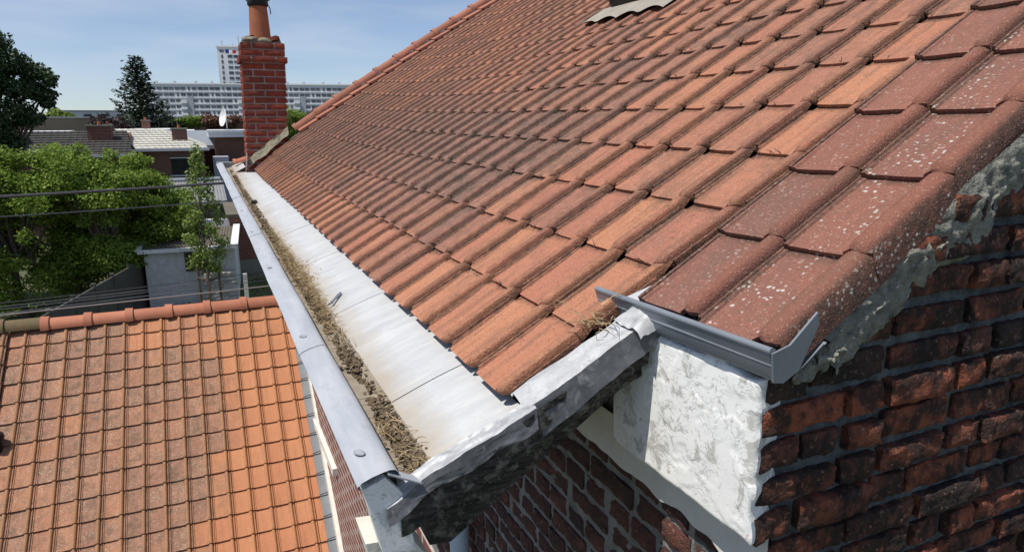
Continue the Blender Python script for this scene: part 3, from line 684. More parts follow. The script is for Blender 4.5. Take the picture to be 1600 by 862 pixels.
ld.grid(70, 9, lambda p, q: lead_lo(p, q*0.45)); lead2 = ld.build('lead_flashing', M_lead, house, 60, False)
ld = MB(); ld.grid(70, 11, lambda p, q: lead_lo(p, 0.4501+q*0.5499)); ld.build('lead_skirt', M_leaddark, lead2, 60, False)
# small folded lead patch at the top
ld = MB(); ld.grid(16, 12, lambda p, q: V(-0.245-0.075*p, 0.225+0.075*q+0.02*p, 0.173+0.042*q+0.010*FB((p, q, 0), 2.0, 4)-0.055*max(0, p-0.6)**2*3)); ld.build('lead_patch', M_lead, house, 60, False)

# -- short zinc gutter on the pier
def gsec(a, dz=0.0):                               # cross-section (y,z) front to back
    return [(0.300, 0.150), (0.287, 0.152), (0.281, 0.160), (0.279, 0.181), (0.275, 0.190), (0.272, 0.200), (0.276, 0.208), (0.284, 0.209), (0.290, 0.203), (0.292, 0.186), (0.300, 0.166), (0.350, 0.166), (0.40, 0.205)]
sg = MB(); stn = [-0.095-0.545*k/12 for k in range(13)]; kk = len(gsec(0))
for t, a in enumerate(stn):
    for (y, z) in gsec(a): sg.v.append(tuple(V(a, y+0.0015*N((a, y, 0), 9), z+0.020*(t/12.0)+0.001*N((a, z, 1), 12))))
for i in range(12):
    for j in range(kk-1): sg.f.append((i*kk+j, i*kk+j+1, (i+1)*kk+j+1, (i+1)*kk+j))
sg.f.append(tuple(range(kk)))
short = sg.build('short_gutter', M_zincgrey, house, 35)
short['label'] = 'short grey zinc gutter under the lichen-spotted verge tiles'
ck = MB(); ck.prism([V(-0.641, 0.272, 0.224), V(-0.641, 0.280, 0.172), V(-0.641, 0.302, 0.168), V(-0.641, 0.335, 0.185), V(-0.641, 0.372, 0.262), V(-0.641, 0.366, 0.284), V(-0.641, 0.31, 0.234)], (0.004, 0, 0)); ck.build('end_cheek', M_zincgrey, short)
ck = MB(); ck.prism([V(-0.17, 0.275, 0.190), V(-0.262, 0.305, 0.215), V(-0.255, 0.37, 0.262)], (0, 0.003, 0.002)); ck.build('side_sheet', M_zinc, short)
bd_ = MB(); bd_.tube([V(-0.095-0.545*k/12, 0.2755+0.0012*N((k, 0, 0), .7), 0.206+0.020*k/12) for k in range(13)], 0.0068, 10); bd_.build('rolled_bead', M_zincgrey, short, 40)
bd_ = MB(); bd_.tube([V(-0.096-0.543*k/12, 0.2795, 0.180+0.020*k/12) for k in range(13)], 0.0022, 6); bd_.build('fold_line', M_zincgrey, short, 40)
ml = MB()
for k in range(26):
    rr = random.Random(k+400); lump(ml, V(-0.27-0.34*rr.random(), 0.325+0.02*rr.random(), 0.190+0.012*rr.random()), rr.uniform(.008, .016), k, (1.4, 1, .8), 2, 0.6)
ml.build('bedding_mortar', M_cement, short, 60)
# downpipe and white window head on the facade
dp = MB(); dp.tube([V(0.98, YF-0.06, -0.25), V(0.98, YF-0.06, -1.2), V(0.98, YF-0.06, GZ)], 0.042, 14); dp.build('downpipe', plain('pale_blue_pipe', (0.50, 0.58, 0.66, 1), (0.44, 0.52, 0.60, 1), 5, 0.5, 0), house, 40)
wb = MB(); wb.bx(4.62, 7.2, YF-0.045, YF+0.01, -2.77, -2.69); wb.build('white_board', M_whitewood, house)

# -- chimney
CH = dict(a0=6.9, a1=7.34, y0=-0.072, y1=0.388)
def lean(me, k=0.03):
    for v in me.vertices: v.co.y += k*v.co.z
    me.update(); return me
cc = MB(); cc.bx(CH['a0']+0.012, CH['a1']-0.012, CH['y0']+0.012, CH['y1']-0.012, -0.4, 1.415); me = cc.mesh('chimney', None, True); lean(me)
chim = obj('chimney', me, house, M_mortarlt); chim['label'] = 'square red brick chimney stack with one tall clay pot'
cb_s = [brick_me(q+70, 0.213, 0.060, 0.05, 5, 3, 0.0022, 0.004, M_cbrick) for q in range(4)]
cb_h = [brick_me(q+80, 0.100, 0.060, 0.05, 3, 3, 0.0022, 0.004, M_cbrick) for q in range(4)]
chc = 0.0735
for k in range(20):
    zc = 1.378-k*chc; rr = random.Random(k+900)
    out = 0.026 if k == 2 else (0.004 if k < 2 else 0.0)
    sides = [('f', CH['y0'], CH['y1']), ('l', CH['a0'], CH['a1']), ('b', CH['y0'], CH['y1']), ('r', CH['a0'], CH['a1'])]
    for sd_, s0, s1 in sides:
        W_ = s1-s0
        odd = (k % 2) if sd_ in 'fb' else 1-(k % 2)
        segs = [('s', 0.0), ('s', 0.225)] if odd else [('h', 0.0), ('s', 0.113), ('h', 0.338)]
        scl = (W_+2*out)/0.438
        for ty, off in segs:
            L = (0.213 if ty == 's' else 0.100); cpos = s0-out+(off+L/2)*scl+0.0
            if sd_ == 'f': m = wallM(V(CH['a0']-out, cpos+0.03*zc, zc), (0, 1, 0))
            elif sd_ == 'b': m = wallM(V(CH['a1']+out, cpos+0.03*zc, zc), (0, -1, 0))
            elif sd_ == 'l': m = wallM(V(cpos, CH['y0']-out+0.03*zc, zc), (1, 0, 0))
            else: m = wallM(V(cpos, CH['y1']+out+0.03*zc, zc), (-1, 0, 0))
            m = m @ Matrix.Translation((0, 0, rr.uniform(-.002, .003))) @ Matrix.Diagonal((scl*0.985, 1, 1, 1))
            obj('brick', rr.choice(cb_s if ty == 's' else cb_h), chim, None, m)
oh = MB(); oh.bx(CH['a0']-0.02, CH['a1']+0.02, CH['y0']-0.02+0.037, CH['y1']+0.02+0.037, 1.235, 1.256)
oh.build('band_core', M_mortarlt, chim)
cy = (CH['y0']+CH['y1'])/2+0.042; cx_ = -(CH['a0']+CH['a1'])/2
mc = MB()
for k in range(14):
    rr = random.Random(k+50); lump(mc, (cx_+rr.uniform(-.16, .16), cy+rr.uniform(-.16, .16), 1.43+rr.uniform(-.01, .02)), rr.uniform(.06, .085), k, (1.1, 1.1, .55), 2, 0.4)
mc.build('mortar_cap', M_cementgr, chim, 60)
for (dx, dy_, rz) in ((0.13, -0.14, .3), (0.14, 0.13, -.4), (-.1, .15, .2)):
    m = Matrix.Translation((cx_+dx, cy+dy_, 1.462)) @ Matrix.Rotation(rz, 4, 'Z') @ Matrix.Rotation(0.25, 4, 'X')
    b = MB(); b.box((0, 0, 0), (0.06, 0.05, 0.022)); o = obj('loose_brick', b.mesh('loose_brick', None, True), chim, M_cbrick, m)
pt = MB(); pt.lathe((cx_, cy, 0), [(0.118, 1.43), (0.114, 1.50), (0.104, 1.70), (0.095, 1.83), (0.097, 1.86), (0.090, 1.87)], 28); pt.build('chimney_pot', M_pot, chim, 40)
pt = MB(); pt.lathe((cx_, cy, 0), [(0.100, 1.815), (0.112, 1.83), (0.114, 1.86), (0.108, 1.90), (0.09, 1.93)], 24); pt.tube([(cx_+0.03, cy+0.10, 1.85), (cx_+0.04, cy+0.125, 1.80), (cx_+0.04, cy+0.13, 1.74)], 0.006, 5); pt.build('pot_wrapping', M_black, chim, 40)
pt = MB(); lump(pt, (cx_, cy, 1.905), 0.13, 3, (1, 1, .45), 3, 0.3); pt.build('moss_cushion', M_moss, chim, 60)
# mortar flashing where the stack meets the tiles
fl = MB()
def flas(p, q):
    y = -0.085+0.47*p; z = (y*0.80+0.105+0.02*N((y, 0, 0), 11, 1))+0.085*q; e = 0.016*FB((y, q*0.3, 0), 12, 3)
    return V(6.885-0.050*(1-q)-0.012+e, y+0.012, z+e)
fl.grid(40, 6, flas); fl.grid(40, 3, lambda p, q: V(6.87+0.04*q, -0.085+0.47*p+0.012, (-0.085+0.47*p)*0.80+0.188+0.006*FB((p, q, 0), 9, 3))); fl.build('mortar_flashing', M_cementgr, chim, 60, False)
fl = MB(); fl.grid(8, 8, lambda p, q: V(6.80+0.07*p, -0.10+0.03*q, 0.0+0.20*q+0.02*p)); fl.build('lead_soaker', M_lead, chim, 60, False)
fl = MB(); half_cap(fl, 0.05, 0.16, 0.03)
o = obj('bedded_tile', fl.mesh('bedded_tile', 40, True), chim, M_cap, Matrix.Translation(V(7.28, -0.19, 0.06)) @ Matrix.Rotation(0.3, 4, 'X'))
wr = MB(); wr.tube([V(7.1, 0.42, 0.46), V(7.08, 0.47, 0.52), V(7.08, 0.455, 0.60), V(7.08, 0.43, 0.65)], 0.007, 6); wr.build('aerial_wire', plain('pale_wire', (0.5, 0.47, 0.40, 1), (0.42, 0.40, 0.34, 1), 5, 0.6, 0), chim, 40)

# ------------------------------------------------------------------ dead leaves, straw and compost in the gutter
db = MB(); rr = random.Random(5)
def bed(p, q):
    a = -0.255+7.5*p; y = -0.226+0.046*q; dy, dz = kick(a)
    heap = math.exp(-((a-1.7)/0.75)**2)
    z = -0.107+0.020*math.sin(math.pi*q)*(0.6+0.9*N((a, 0, 0), 4, 1)+0.6*heap)+0.006*FB((a, y, 0), 24, 2)+0.004*FB((a, y, 0), 70, 5)
    return V(a, y+dy+0.014*N((a, q, 0), 8, 7)+0.02*heap*q, z+dz)
db.grid(420, 10, bed)
debris = db.build('gutter_compost', M_dirt, None, 60, False)
tag(debris, 'dark compost and clods lying in the zinc gutter', 'debris', kind='stuff')
dc = MB()
for k in range(2600):
    t = rr.random()**1.9; a = -0.25+7.0*t; dy, dz = kick(a); y = -0.205+rr.gauss(0, .013)
    if N((a, 0, 0), 4, 1) < -0.12 and rr.random() < 0.8: continue
    lump(dc, V(a, y+dy, -0.088+rr.uniform(-.008, .006)+dz), rr.uniform(.0025, .0065)*(1+0.25*t), k % 17, (1.5*rr.uniform(.6, 1.3), 1, .7), 1, 0.6)
o = dc.build('dirt_crumbs', M_dirt, None, 60, False); tag(o, 'small brown crumbs scattered over the compost in the zinc gutter', 'debris', kind='stuff')
sw = MB()
def strand(p, L, r, up=0.25):
    th = rr.uniform(0, 6.28); d = Vector((math.cos(th), math.sin(th)*0.75, rr.uniform(-.1, up))).normalized(); pts = [Vector(p)]
    for k in range(4):
        d = (d+Vector((rr.gauss(0, .35), rr.gauss(0, .35), rr.gauss(-0.06, .22)))).normalized(); pts.append(pts[-1]+d*L/4)
    for q in pts: q.z = max(q.z, -0.098)
    sw.tube(pts, [r, r, r*.9, r*.8, r*.5], 3, False)
for k in range(2000):
    if k < 1650:
        a = rr.gauss(1.65, 0.62); 
        if a < 0.6 or a > 3.1: continue
        wd = 0.022+0.022*math.exp(-((a-1.75)/0.5)**2); y = -0.198+rr.gauss(0, wd*0.62); z = -0.082+rr.uniform(0, .022)*math.exp(-((y+0.20)/0.04)**2)
    else:
        a = -0.25+6.8*rr.random()**1.4; y = -0.206+rr.gauss(0, .011); z = -0.086+rr.uniform(-.004, .006)
    y = max(-0.256, y)
    if y > -0.17: z = max(z, -0.083+(y+0.178)*0.36)
    dy, dz = kick(a)
    strand(V(a, y+dy, z+dz), rr.uniform(.012, .040), rr.uniform(.0006, .0013))
for k in range(40): strand(V(rr.uniform(-.24, .04), -0.212+rr.gauss(0, .010), -0.082+rr.uniform(0, .006)), rr.uniform(.035, .075), rr.uniform(.0009, .0016), .05)
o = sw.build('dry_straw', M_straw, None, None, False); tag(o, 'matted dry straw and conifer needles heaped in the zinc gutter', 'straw', kind='stuff')
sw = MB()
for k in range(20):
    p = RP(-1.15+rr.uniform(-.25, .25), (1.12+rr.uniform(-.16, .14))*gauge, 0.034+rr.uniform(0, .012)); strand(p, rr.uniform(.03, .08), rr.uniform(.0009, .0016), .5)
for q in sw.v: pass
o = sw.build('straw_wisp', M_straw, None, None, False); tag(o, 'loose wisp of straw caught on the tiles beside the short gutter', 'straw', kind='stuff')
sw = MB()
for k in range(90):                                # twigs and hooks poking out below tile edges
    c = rr.randrange(-1, 14); j = rr.randrange(1, 8); p0 = RP(c+rr.uniform(.42, .9), j*gauge-0.004, 0.014)
    for q in range(rr.randrange(1, 3)):
        L = rr.uniform(.010, .026); d = Vector((rr.uniform(-.6, .6), -rr.uniform(.1, .8), rr.uniform(.1, .8))).normalized()
        sw.tube([p0, p0+d*L*.5, p0+d*L+Vector((rr.uniform(-.004, .004), 0, -.003))], [.0011, .0010, .0006], 3, False)
o = sw.build('roof_twigs', plain('dark_twig', (0.05, 0.03, 0.022, 1), (0.08, 0.05, 0.035, 1), 30, 0.9, 0), None, None, False); tag(o, 'tiny dark twigs poking out between the red roof tiles', 'twigs', kind='stuff')

# ================================================================== SIDE HOUSE with the tile roof below
azL, ptL = rad(-0.93), rad(36.73); wL, gL = 0.19, 0.2381
oL = Vector((7.085, -2.453, -1.826))
def LP(c, r, n=0.0):
    e1 = Vector((math.sin(azL), math.cos(azL), 0)); dn = Vector((-math.cos(azL), math.sin(azL), 0))
    e2 = dn*math.cos(ptL)-Vector((0, 0, 1))*math.sin(ptL); nn = -dn*(-1)*math.sin(ptL)+Vector((0, 0, 1))*math.cos(ptL)
    p = oL+e1*c*wL+e2*r*gL+nn*n; return V(p.x, p.y, p.z)
side = empty('side_house', V(6.0, -1.1, GZ), 'lower neighbouring house with orange pantile roof and round ridge caps', 'house')
ub = MB(); ub.grid(2, 2, lambda p, q: LP(-3.2+18.4*p, -0.8+16.6*q, -0.035)); lroof = ub.build('roof', M_under, side, fix=False)
LPROF = [(0, .001), (-.02, .006), (-.045, .006), (-.06, .0), (-.10, .0), (-.115, .012), (-.15, .020), (-.20, .023), (-.25, .020), (-.285, .012), (-.31, .002), (-.35, 0), (-.65, -.002), (-.93, 0), (-.945, .006), (-.985, .006), (-1, .001)]
lt = []
for q in range(3):
    me = tile_mesh('tile', wL*0.985, gL, gL+0.045, LPROF, 0.018, 0.018, 0.75, False, q+5, 0.95, 0.004); lt.append(tmesh(me, 'tile', M_ltile))
lc = tile_mesh('tile', wL*0.34, gL, gL+0.045, [(0, .0), (-.1, 0), (-.5, 0), (-.95, .0), (-1, .0)], 0.020, 0.020, 1, False, 3).mesh('tile', 38); lc.materials.append(M_ltile)
e1w = (LP(1, 0)-LP(0, 0)).normalized()
for r_ in range(0, 16):
    for c in range(-2, 16):
        rr = random.Random(r_*50+c+7)
        o = LP(c if c < 15 else 14.36, r_, 0.0 if c >= 0 else 0.035); ey = (LP(c, r_-1)-LP(c, r_)).normalized(); ex = e1w; ez = ex.cross(ey).normalized()
        m = Matrix((ex, ey, ez)).transposed().to_4x4(); m.translation = o
        m = m @ Matrix.Translation((rr.uniform(-.001, .001), rr.uniform(-.003, .003), rr.uniform(-.0006, .002))) @ Matrix.Rotation(rr.uniform(-.005, .005), 4, 'Z')
        t = obj('tile', lc if c == 15 else rr.choice(lt), lroof, None, m)
        # the right-hand columns were relaid with newer tiles
        lim = (10 if r_ < 8 else (9 if r_ < 11 else 8))+random.Random(r_*3).choice((-1, 0, 0, 0))
        w = rr.uniform(0, 0.10)-0.25 if c > lim+1 else (rr.uniform(0.05, 0.3) if c > lim else rr.uniform(0.45, 0.9))
        if r_ < 2 and c > 5: w = rr.uniform(0, 0.3)
        if c < 0: w = 1.15
        t['weather'] = w; t['lichen'] = (0.05 if c > lim else rr.uniform(0.6, 1.0))
# ridge caps
rc = MB(); half_cap(rc, 0.104, 0.43, 0.075, 14); rc_me = rc.mesh('ridge_cap', 40, True); rc_me.materials.append(M_cap)
rc2 = rc_me.copy(); rc2.materials.clear(); rc2.materials.append(M_capold)
for k in range(9):
    y = -2.34+0.412*(k-2)
    p = V(7.28+0.0*k-0.02*(y+1)*0.3, y, -1.69); mm = Matrix.Translation(p) @ Matrix.Rotation(0.006, 4, 'Z') @ Matrix.Scale(1, 4)
    obj('ridge_cap', rc2 if k < 2 else rc_me, lroof, None, Matrix.Translation((0, 0, 0.02 if k < 2 else 0)) @ mm)
bs = MB(); bs.grid(2, 2, lambda p, q: V(7.30+3.0*q, -3.1+3.45*p, -1.72-2.2*q)); bs.build('rear_slope', M_ltile, side, fix=False)
zf = MB()
for r_ in range(0, 16):
    zf = MB(); zf.grid(4, 4, lambda p, q: LP(14.36+0.62*p, r_-1.18+1.18*q, 0.012+0.006*q+0.012*p*p)); zf.build('zinc_soaker', M_soaker, side, 40, False)
tw = MB()
for r_ in range(1, 15):
    tw = MB(); p = LP(14.34, r_-0.02, 0.03); q_ = LP(14.98, r_-0.06, 0.05); tw.tube([p, (p+q_)/2+Vector((0, 0, .004)), q_, q_+Vector((.02, 0, .02))], .004, 5); tw.build('wire_clip', M_black, side)
sk = MB(); sk.prism([LP(15.0, -0.5, 0.0), LP(15.0, 16, 0.0), LP(15.0, 16, 0.13), LP(15.0, -0.5, 0.13)], (0, YF-LP(15.0, 0).y+0.002-0.006, 0)); sk.build('upstand_board', M_whitewood, side)
wl_ = MB(); wl_.bx(4.15, 10.1, -6.5, -6.3, GZ, -4.2); wl_.bx(4.15, 4.35, -6.3, 0.34, GZ, -4.15); wl_.bx(10.0, 10.2, -6.3, 0.34, GZ, -4.0); wl_.build('wall', M_facade, side)
vp_ = MB(); q_ = LP(-0.86, 5.15, 0.0); vp_.lathe(q_, [(0.05, -0.05), (0.05, 0.10), (0.075, 0.11), (0.082, 0.14), (0.07, 0.175), (0.035, 0.195)], 20); vp_.build('vent_cowl', M_black, side, 40)

# ================================================================== CABLES
def cable(pts, r, label, mat, sag=0.1):
    mb = MB(); a, b = Vector(pts[0]), Vector(pts[1]); P_ = []
    for k in range(17): t = k/16; q = a.lerp(b, t); q.z -= sag*4*t*(1-t); P_.append(q)
    mb.tube(P_, r, 6); o = mb.build('overhead_cable', mat, None, 40); tag(o, label, 'cable', 'overhead cables')
M_cable = plain('cable_sheath', (0.045, 0.045, 0.05, 1), (0.07, 0.07, 0.075, 1), 5, 0.5, 0)
M_cablelt = plain('pale_cable', (0.22, 0.22, 0.225, 1), (0.17, 0.17, 0.18, 1), 5, 0.5, 0)
cable((V(13.0, -7.0, -0.78), V(13.6, 2.0, -0.62)), 0.028, 'thick dark cable crossing in front of the green trees', M_cable, 0.05)
cable((V(13.0, -7.0, -1.12), V(13.6, 2.0, -0.98)), 0.011, 'thin grey cable below the thick dark cable', M_cablelt, 0.06)
for k, (dz, mt) in enumerate(((0, M_cable), (-.07, M_cablelt), (-.12, M_cablelt), (-.20, M_cablelt))):
    cable((V(13.2, -7.0, -2.72+dz), V(13.6, 1.5, -2.58+dz*0.9)), 0.007, ('dark thin wire above the bundle of pale wires', 'topmost pale wire of the bundle below the dark wire', 'middle pale wire of the bundle below the dark wire', 'lowest pale wire of the bundle below the dark wire')[k], mt, 0.06)
cable((V(8.6, -4.2, -1.83), V(8.6, 0.3, -1.77)), 0.009, 'pale conduit running along behind the orange ridge caps', M_cablelt, 0.0)

# ================================================================== TREES
def leaf_mat(name, c1, c2, c3, tr=0.25):
    g = G(name); r = g.rnd(); c = g.mix(r, c1, c2); c = g.mix(g.ramp(g.noise(g.pos('pos'), 1.6, 3), [(0.4, 0.0), (0.7, 0.6)]), c, c3)
    m = g.done(c, 0.55, None, spec=0.35)
    t = g.new('ShaderNodeBsdfTranslucent'); g.l.new(c, t.inputs[0]); a = g.new('ShaderNodeMixShader'); a.inputs[0].default_value = tr
    g.l.new(g.b.outputs[0], a.inputs[1]); g.l.new(t.outputs[0], a.inputs[2]); g.l.new(a.outputs[0], g.n['Material Output'].inputs[0])
    return m
L_green = leaf_mat('leaves_garden', (0.165, 0.250, 0.028, 1), (0.265, 0.375, 0.065, 1), (0.085, 0.145, 0.018, 1), 0.42)
L_young = leaf_mat('leaves_young', (0.17, 0.25, 0.045, 1), (0.25, 0.32, 0.08, 1), (0.13, 0.20, 0.04, 1), 0.40)
L_dark = leaf_mat('needles_dark', (0.014, 0.030, 0.012, 1), (0.026, 0.048, 0.018, 1), (0.012, 0.024, 0.010, 1), 0.10)
L_pine = leaf_mat('needles_pine', (0.022, 0.050, 0.014, 1), (0.045, 0.085, 0.024, 1), (0.016, 0.036, 0.010, 1), 0.12)
L_purple = leaf_mat('leaves_purple', (0.030, 0.013, 0.016, 1), (0.052, 0.022, 0.026, 1), (0.020, 0.010, 0.012, 1), 0.15)
L_red = leaf_mat('leaves_rusty', (0.13, 0.05, 0.03, 1), (0.18, 0.09, 0.05, 1), (0.08, 0.05, 0.03, 1), 0.2)
M_bark = plain('bark', (0.075, 0.058, 0.045, 1), (0.12, 0.10, 0.08, 1), 9, 0.95, 0.6, 30, 0.02)
def leaf(mb, p, n, s, rr, asp=0.6):
    t = n.cross(Vector((rr.gauss(0, 1), rr.gauss(0, 1), rr.gauss(0, 1)))).normalized(); b = n.cross(t)
    n0 = len(mb.v); mb.v += [tuple(p-t*s), tuple(p+b*s*asp-t*s*.1), tuple(p+t*s), tuple(p-b*s*asp-t*s*.1)]; mb.f.append((n0, n0+1, n0+2, n0+3))
def crown(clumps, nleaf, s, seed, up=0.5, shell=0.55):
    rr = random.Random(seed); mb = MB(); tot = sum(c[1][0]*c[1][1]+c[1][0]*c[1][2] for c in clumps)
    for c, r in clumps:
        k = int(nleaf*(r[0]*r[1]+r[0]*r[2])/tot)
        for _ in range(k):
            d = Vector((rr.gauss(0, 1), rr.gauss(0, 1), rr.gauss(0, 1))).normalized()
            q = shell+(1-shell)*rr.random()**0.6
            bumpy = 1+0.30*N(d, 2.3, seed+c[0]*.1)+0.30*N(d, 5.5, seed+c[1])
            p = Vector(c)+Vector((d.x*r[0], d.y*r[1], d.z*r[2]))*q*bumpy
            n = (d*0.7+Vector((rr.gauss(0, .95), rr.gauss(0, .95), rr.gauss(up, .9)))).normalized()
            leaf(mb, p, n, s*rr.uniform(.6, 1.25), rr)
    return mb
def trunk(base, top, r, limbs, seed):
    rr = random.Random(seed); mb = MB(); base = Vector(base); top = Vector(top)
    pts = [base.lerp(top, t/6)+Vector((rr.gauss(0, r*.35), rr.gauss(0, r*.35), 0))*(0 < t < 6) for t in range(7)]
    mb.tube(pts, [r*(1-.75*t/6) for t in range(7)], 8)
    for e in limbs:
        e = Vector(e); t = rr.uniform(.35, .8); o = base.lerp(top, t); m_ = (o+e)/2+Vector((0, 0, -.1*(e-o).length))
        mb.tube([o, m_, e], [r*.45*(1-t*.4), r*.3, r*.1], 6)
    return mb
def tree(name, base, h, clumps, nleaf, s, leafm, label, seed, cat='tree', group=None, up=0.5, shell=0.55, r=None):
    b = V(*base); o = empty(name, b, label, cat, group)
    cl = [((-c[0], c[1], c[2]), rr_) for c, rr_ in clumps]
    trunk(b, (b.x, b.y, b.z+h*.75), r or h*.022, [c for c, _ in cl], seed).build('trunk', M_bark, o, 60)
    crown(cl, nleaf, s, seed, up, shell).build('crown', leafm, o, None, False)
    return o
def rndclumps(c, R3, n, r0, seed):
    rr = random.Random(seed); out = []
    for k in range(n):
        d = Vector((rr.gauss(0, 1), rr.gauss(0, 1), rr.gauss(0, 1))).normalized(); q = rr.random()**.4*.8
        f = rr.uniform(.65, 1.35); out.append(((c[0]+d.x*R3[0]*q, c[1]+d.y*R3[1]*q, c[2]+d.z*R3[2]*q), (r0*f*rr.uniform(.7, 1.3), r0*f*rr.uniform(.7, 1.4), r0*f*rr.uniform(.5, 1.0))))
    return out
hedge = [(26.0, -6.6, 6.5, 1.9, 'round leafy garden tree at the end of the row above the pale wires'), (27.0, -5.1, 6.4, 1.6, 'leafy garden tree second from the end of the row'),
         (26.2, -3.9, 6.9, 1.5, 'tallest leafy garden tree in the middle of the row'), (27.5, -3.0, 6.0, 1.3, 'leafy garden tree next to the brick house window'), (28.0, -2.0, 4.2, 1.1, 'low leafy garden tree behind the white garage roof'),
         (29.2, -1.55, 4.2, 0.9, 'small leafy garden tree between garage roof and lean-to'),
         (28.5, -8.6, 6.3, 1.9, 'broad leafy garden tree under the tall pine')]
for k, (a, y, h, w, lb) in enumerate(hedge):
    c = rndclumps((a-.35, y, GZ+h*.66), (w*1.1, w*1.05, h*.34), 28, 0.45, k+3)+rndclumps((a, y, GZ+h*.62), (w*1.05, w*1.05, h*.36), 26, 0.30, k+63)
    c += rndclumps((a+.5, y, GZ+h*.30), (w*.9, w*1.1, h*.24), 16, 0.60, k+33)
    tree('garden_tree', (a, y, GZ), h, c, 30000, 0.060, L_green, lb, k+5, 'tree', 'row of garden trees', 0.6, 0.30)
# low hanging front branches
# young staked tree
c = []
rr = random.Random(3)
for k in range(26):
    t = k/25; z = GZ+1.45+4.2*t; wd = 0.95*math.sin(math.pi*min(1, .15+.85*t))**.8*(1-.35*t); th = k*2.4
    c.append(((24.6+wd*.6*math.cos(th), -0.68+wd*.65*math.sin(th), z), (.34*(1-.4*t), .34*(1-.4*t), .30)))
tree('young_tree', (24.6, -0.74, GZ), 5.6, c, 2700, 0.068, L_young, 'slender young tree with light green leaves tied to three stakes', 11, 'tree', None, 0.5, 0.2, 0.045)
M_stake = plain('stake_wood', (0.16, 0.105, 0.065, 1), (0.11, 0.075, 0.05, 1), 8, 0.9, 0.4, 20, 0.01)
for k, (a, y, lb) in enumerate(((24.4, -1.03, 'wooden stake by the young tree, on the garage corner side away from the post'), (24.2, -0.72, 'middle wooden stake right in front of the young tree trunk'), (24.4, -0.36, 'wooden stake by the young tree on the side of the white post'))):
    b = MB(); b.tube([V(a, y, GZ), V(a, y, GZ+1.62)], .045, 8); o = b.build('tree_stake', M_stake, None, 40); tag(o, lb, 'stake', 'stakes of the young tree')
b = MB(); b.tube([V(24.4, -1.08, GZ+1.25), V(24.2, -0.70, GZ+1.12), V(24.4, -0.30, GZ+1.22)], .04, 6); o = b.build('stake_rail', M_stake, None, 40); tag(o, 'bowed wooden rail nailed across the three tree stakes', 'rail')
# conifer
cf = empty('conifer', V(63.4, -4.75, GZ), 'tall dark pointed conifer in front of the apartment slab', 'tree')
mb = MB(); rr = random.Random(8); tr_ = MB(); tr_.tube([V(63.4, -4.75, GZ), V(63.4, -4.7, 0), V(63.4, -4.68, 5.5)], [.28, .17, .03], 8)
for k in range(120):
    t = (k/119)**.9; z = 5.45-6.9*t; L = 0.34+2.95*t**.8; th = k*2.399+rr.uniform(-.3, .3); dr = Vector((math.cos(th), math.sin(th), 0))
    L *= rr.uniform(.7, 1.12); o = Vector((-63.4, -4.7, z)); pts = []
    for q in range(9):
        s = q/8; pts.append(o+dr*L*s+Vector((0, 0, (-.30*s+.42*s*s*s)*L*.8)))
    tr_.tube([pts[0], pts[4], pts[8]], [.04, .025, .01], 4)
    for q in range(int(18+46*t)):
        s = rr.uniform(.12, 1.02); i = min(7, int(s*8)); p = pts[i].lerp(pts[min(8, i+1)], s*8-i)
        sd_ = dr.cross(Vector((0, 0, 1)))*rr.gauss(0, .16+.20*(1-s))
        leaf(mb, p+sd_+Vector((0, 0, rr.uniform(-.14, .05))), Vector((rr.gauss(0, .5), rr.gauss(0, .5), 1)).normalized(), rr.uniform(.13, .24), rr, .45)
tr_.build('trunk', M_bark, cf, 60); mb.build('crown', L_dark, cf, None, False)
# big pine
pc = [((38.0, -8.9, 3.9), (1.2, .9, .75)), ((38.0, -8.3, 3.1), (1.1, .85, .7)), ((38.2, -7.4, 2.7), (.8, .7, .5)), ((37.9, -6.75, 2.35), (.6, .36, .42)), ((38.1, -7.9, 1.9), (1.1, 1.0, .55)), ((38.2, -7.1, 1.65), (.8, .55, .34)),
      ((37.9, -9.2, 2.2), (1.3, 1.1, .9)), ((38.0, -8.6, 0.9), (1.2, 1.1, .65)), ((38.2, -7.9, 0.55), (.9, .7, .45)), ((38, -10.3, 3.6), (1.4, 1.2, 1.1)), ((38, -10.6, 1.6), (1.4, 1.2, 1.0)), ((38.1, -7.0, 1.25), (.6, .35, .25)), ((38, -9.4, 0.2), (1.3, 1.1, .8)), ((38, -9.0, -.8), (1.2, 1.0, .8)), ((38, -9.9, 4.6), (1.2, 1.0, .7))]
tree('pine_tree', (38.2, -10.4, GZ), 11, pc, 30000, 0.085, L_pine, 'large dark spreading pine towering over the garden trees', 21, 'tree', None, 0.3, 0.35, .3)
tree('purple_tree', (58.3, -6.5, GZ), 7.4, rndclumps((58.3, -6.45, -0.2), (1.2, 1.45, 1.15), 16, .55, 5), 5000, .11, L_purple, 'round purple-leaved tree beside the pointed conifer', 31)
tree('roadside_tree', (48.2, 5.55, GZ), 7.8, rndclumps((48.2, 5.55, 0.3), (.9, .75, 1.2), 12, .5, 6), 3500, .10, L_green, 'green tree peeping out between chimney stack and roof verge', 32)
tree('lime_bush', (72, -11.6, GZ), 7.2, rndclumps((72, -11.7, 0.4), (1.0, 1.3, .8), 10, .6, 7), 2600, .14, L_young, 'light green tree behind the pine beside the beige wall', 33)
for k, (y, z, lm, lb) in enumerate(((-1.0, .3, L_green, 'green shrub in front of the grey apartment slab'), (0.6, .1, L_red, 'rusty-leaved shrub beside the satellite dish'), (-2.6, 0.0, L_dark, 'dark low shrub at the foot of the conifer'), (2.3, .1, L_red, 'rusty-leaved shrub hard by the chimney stack'))):
    tree('shrub', (68, y, GZ), 6.6, rndclumps((68, y, z), (.9, 1.1, .5), 8, .5, k+60), 1800, .13, lm, lb, k+40)
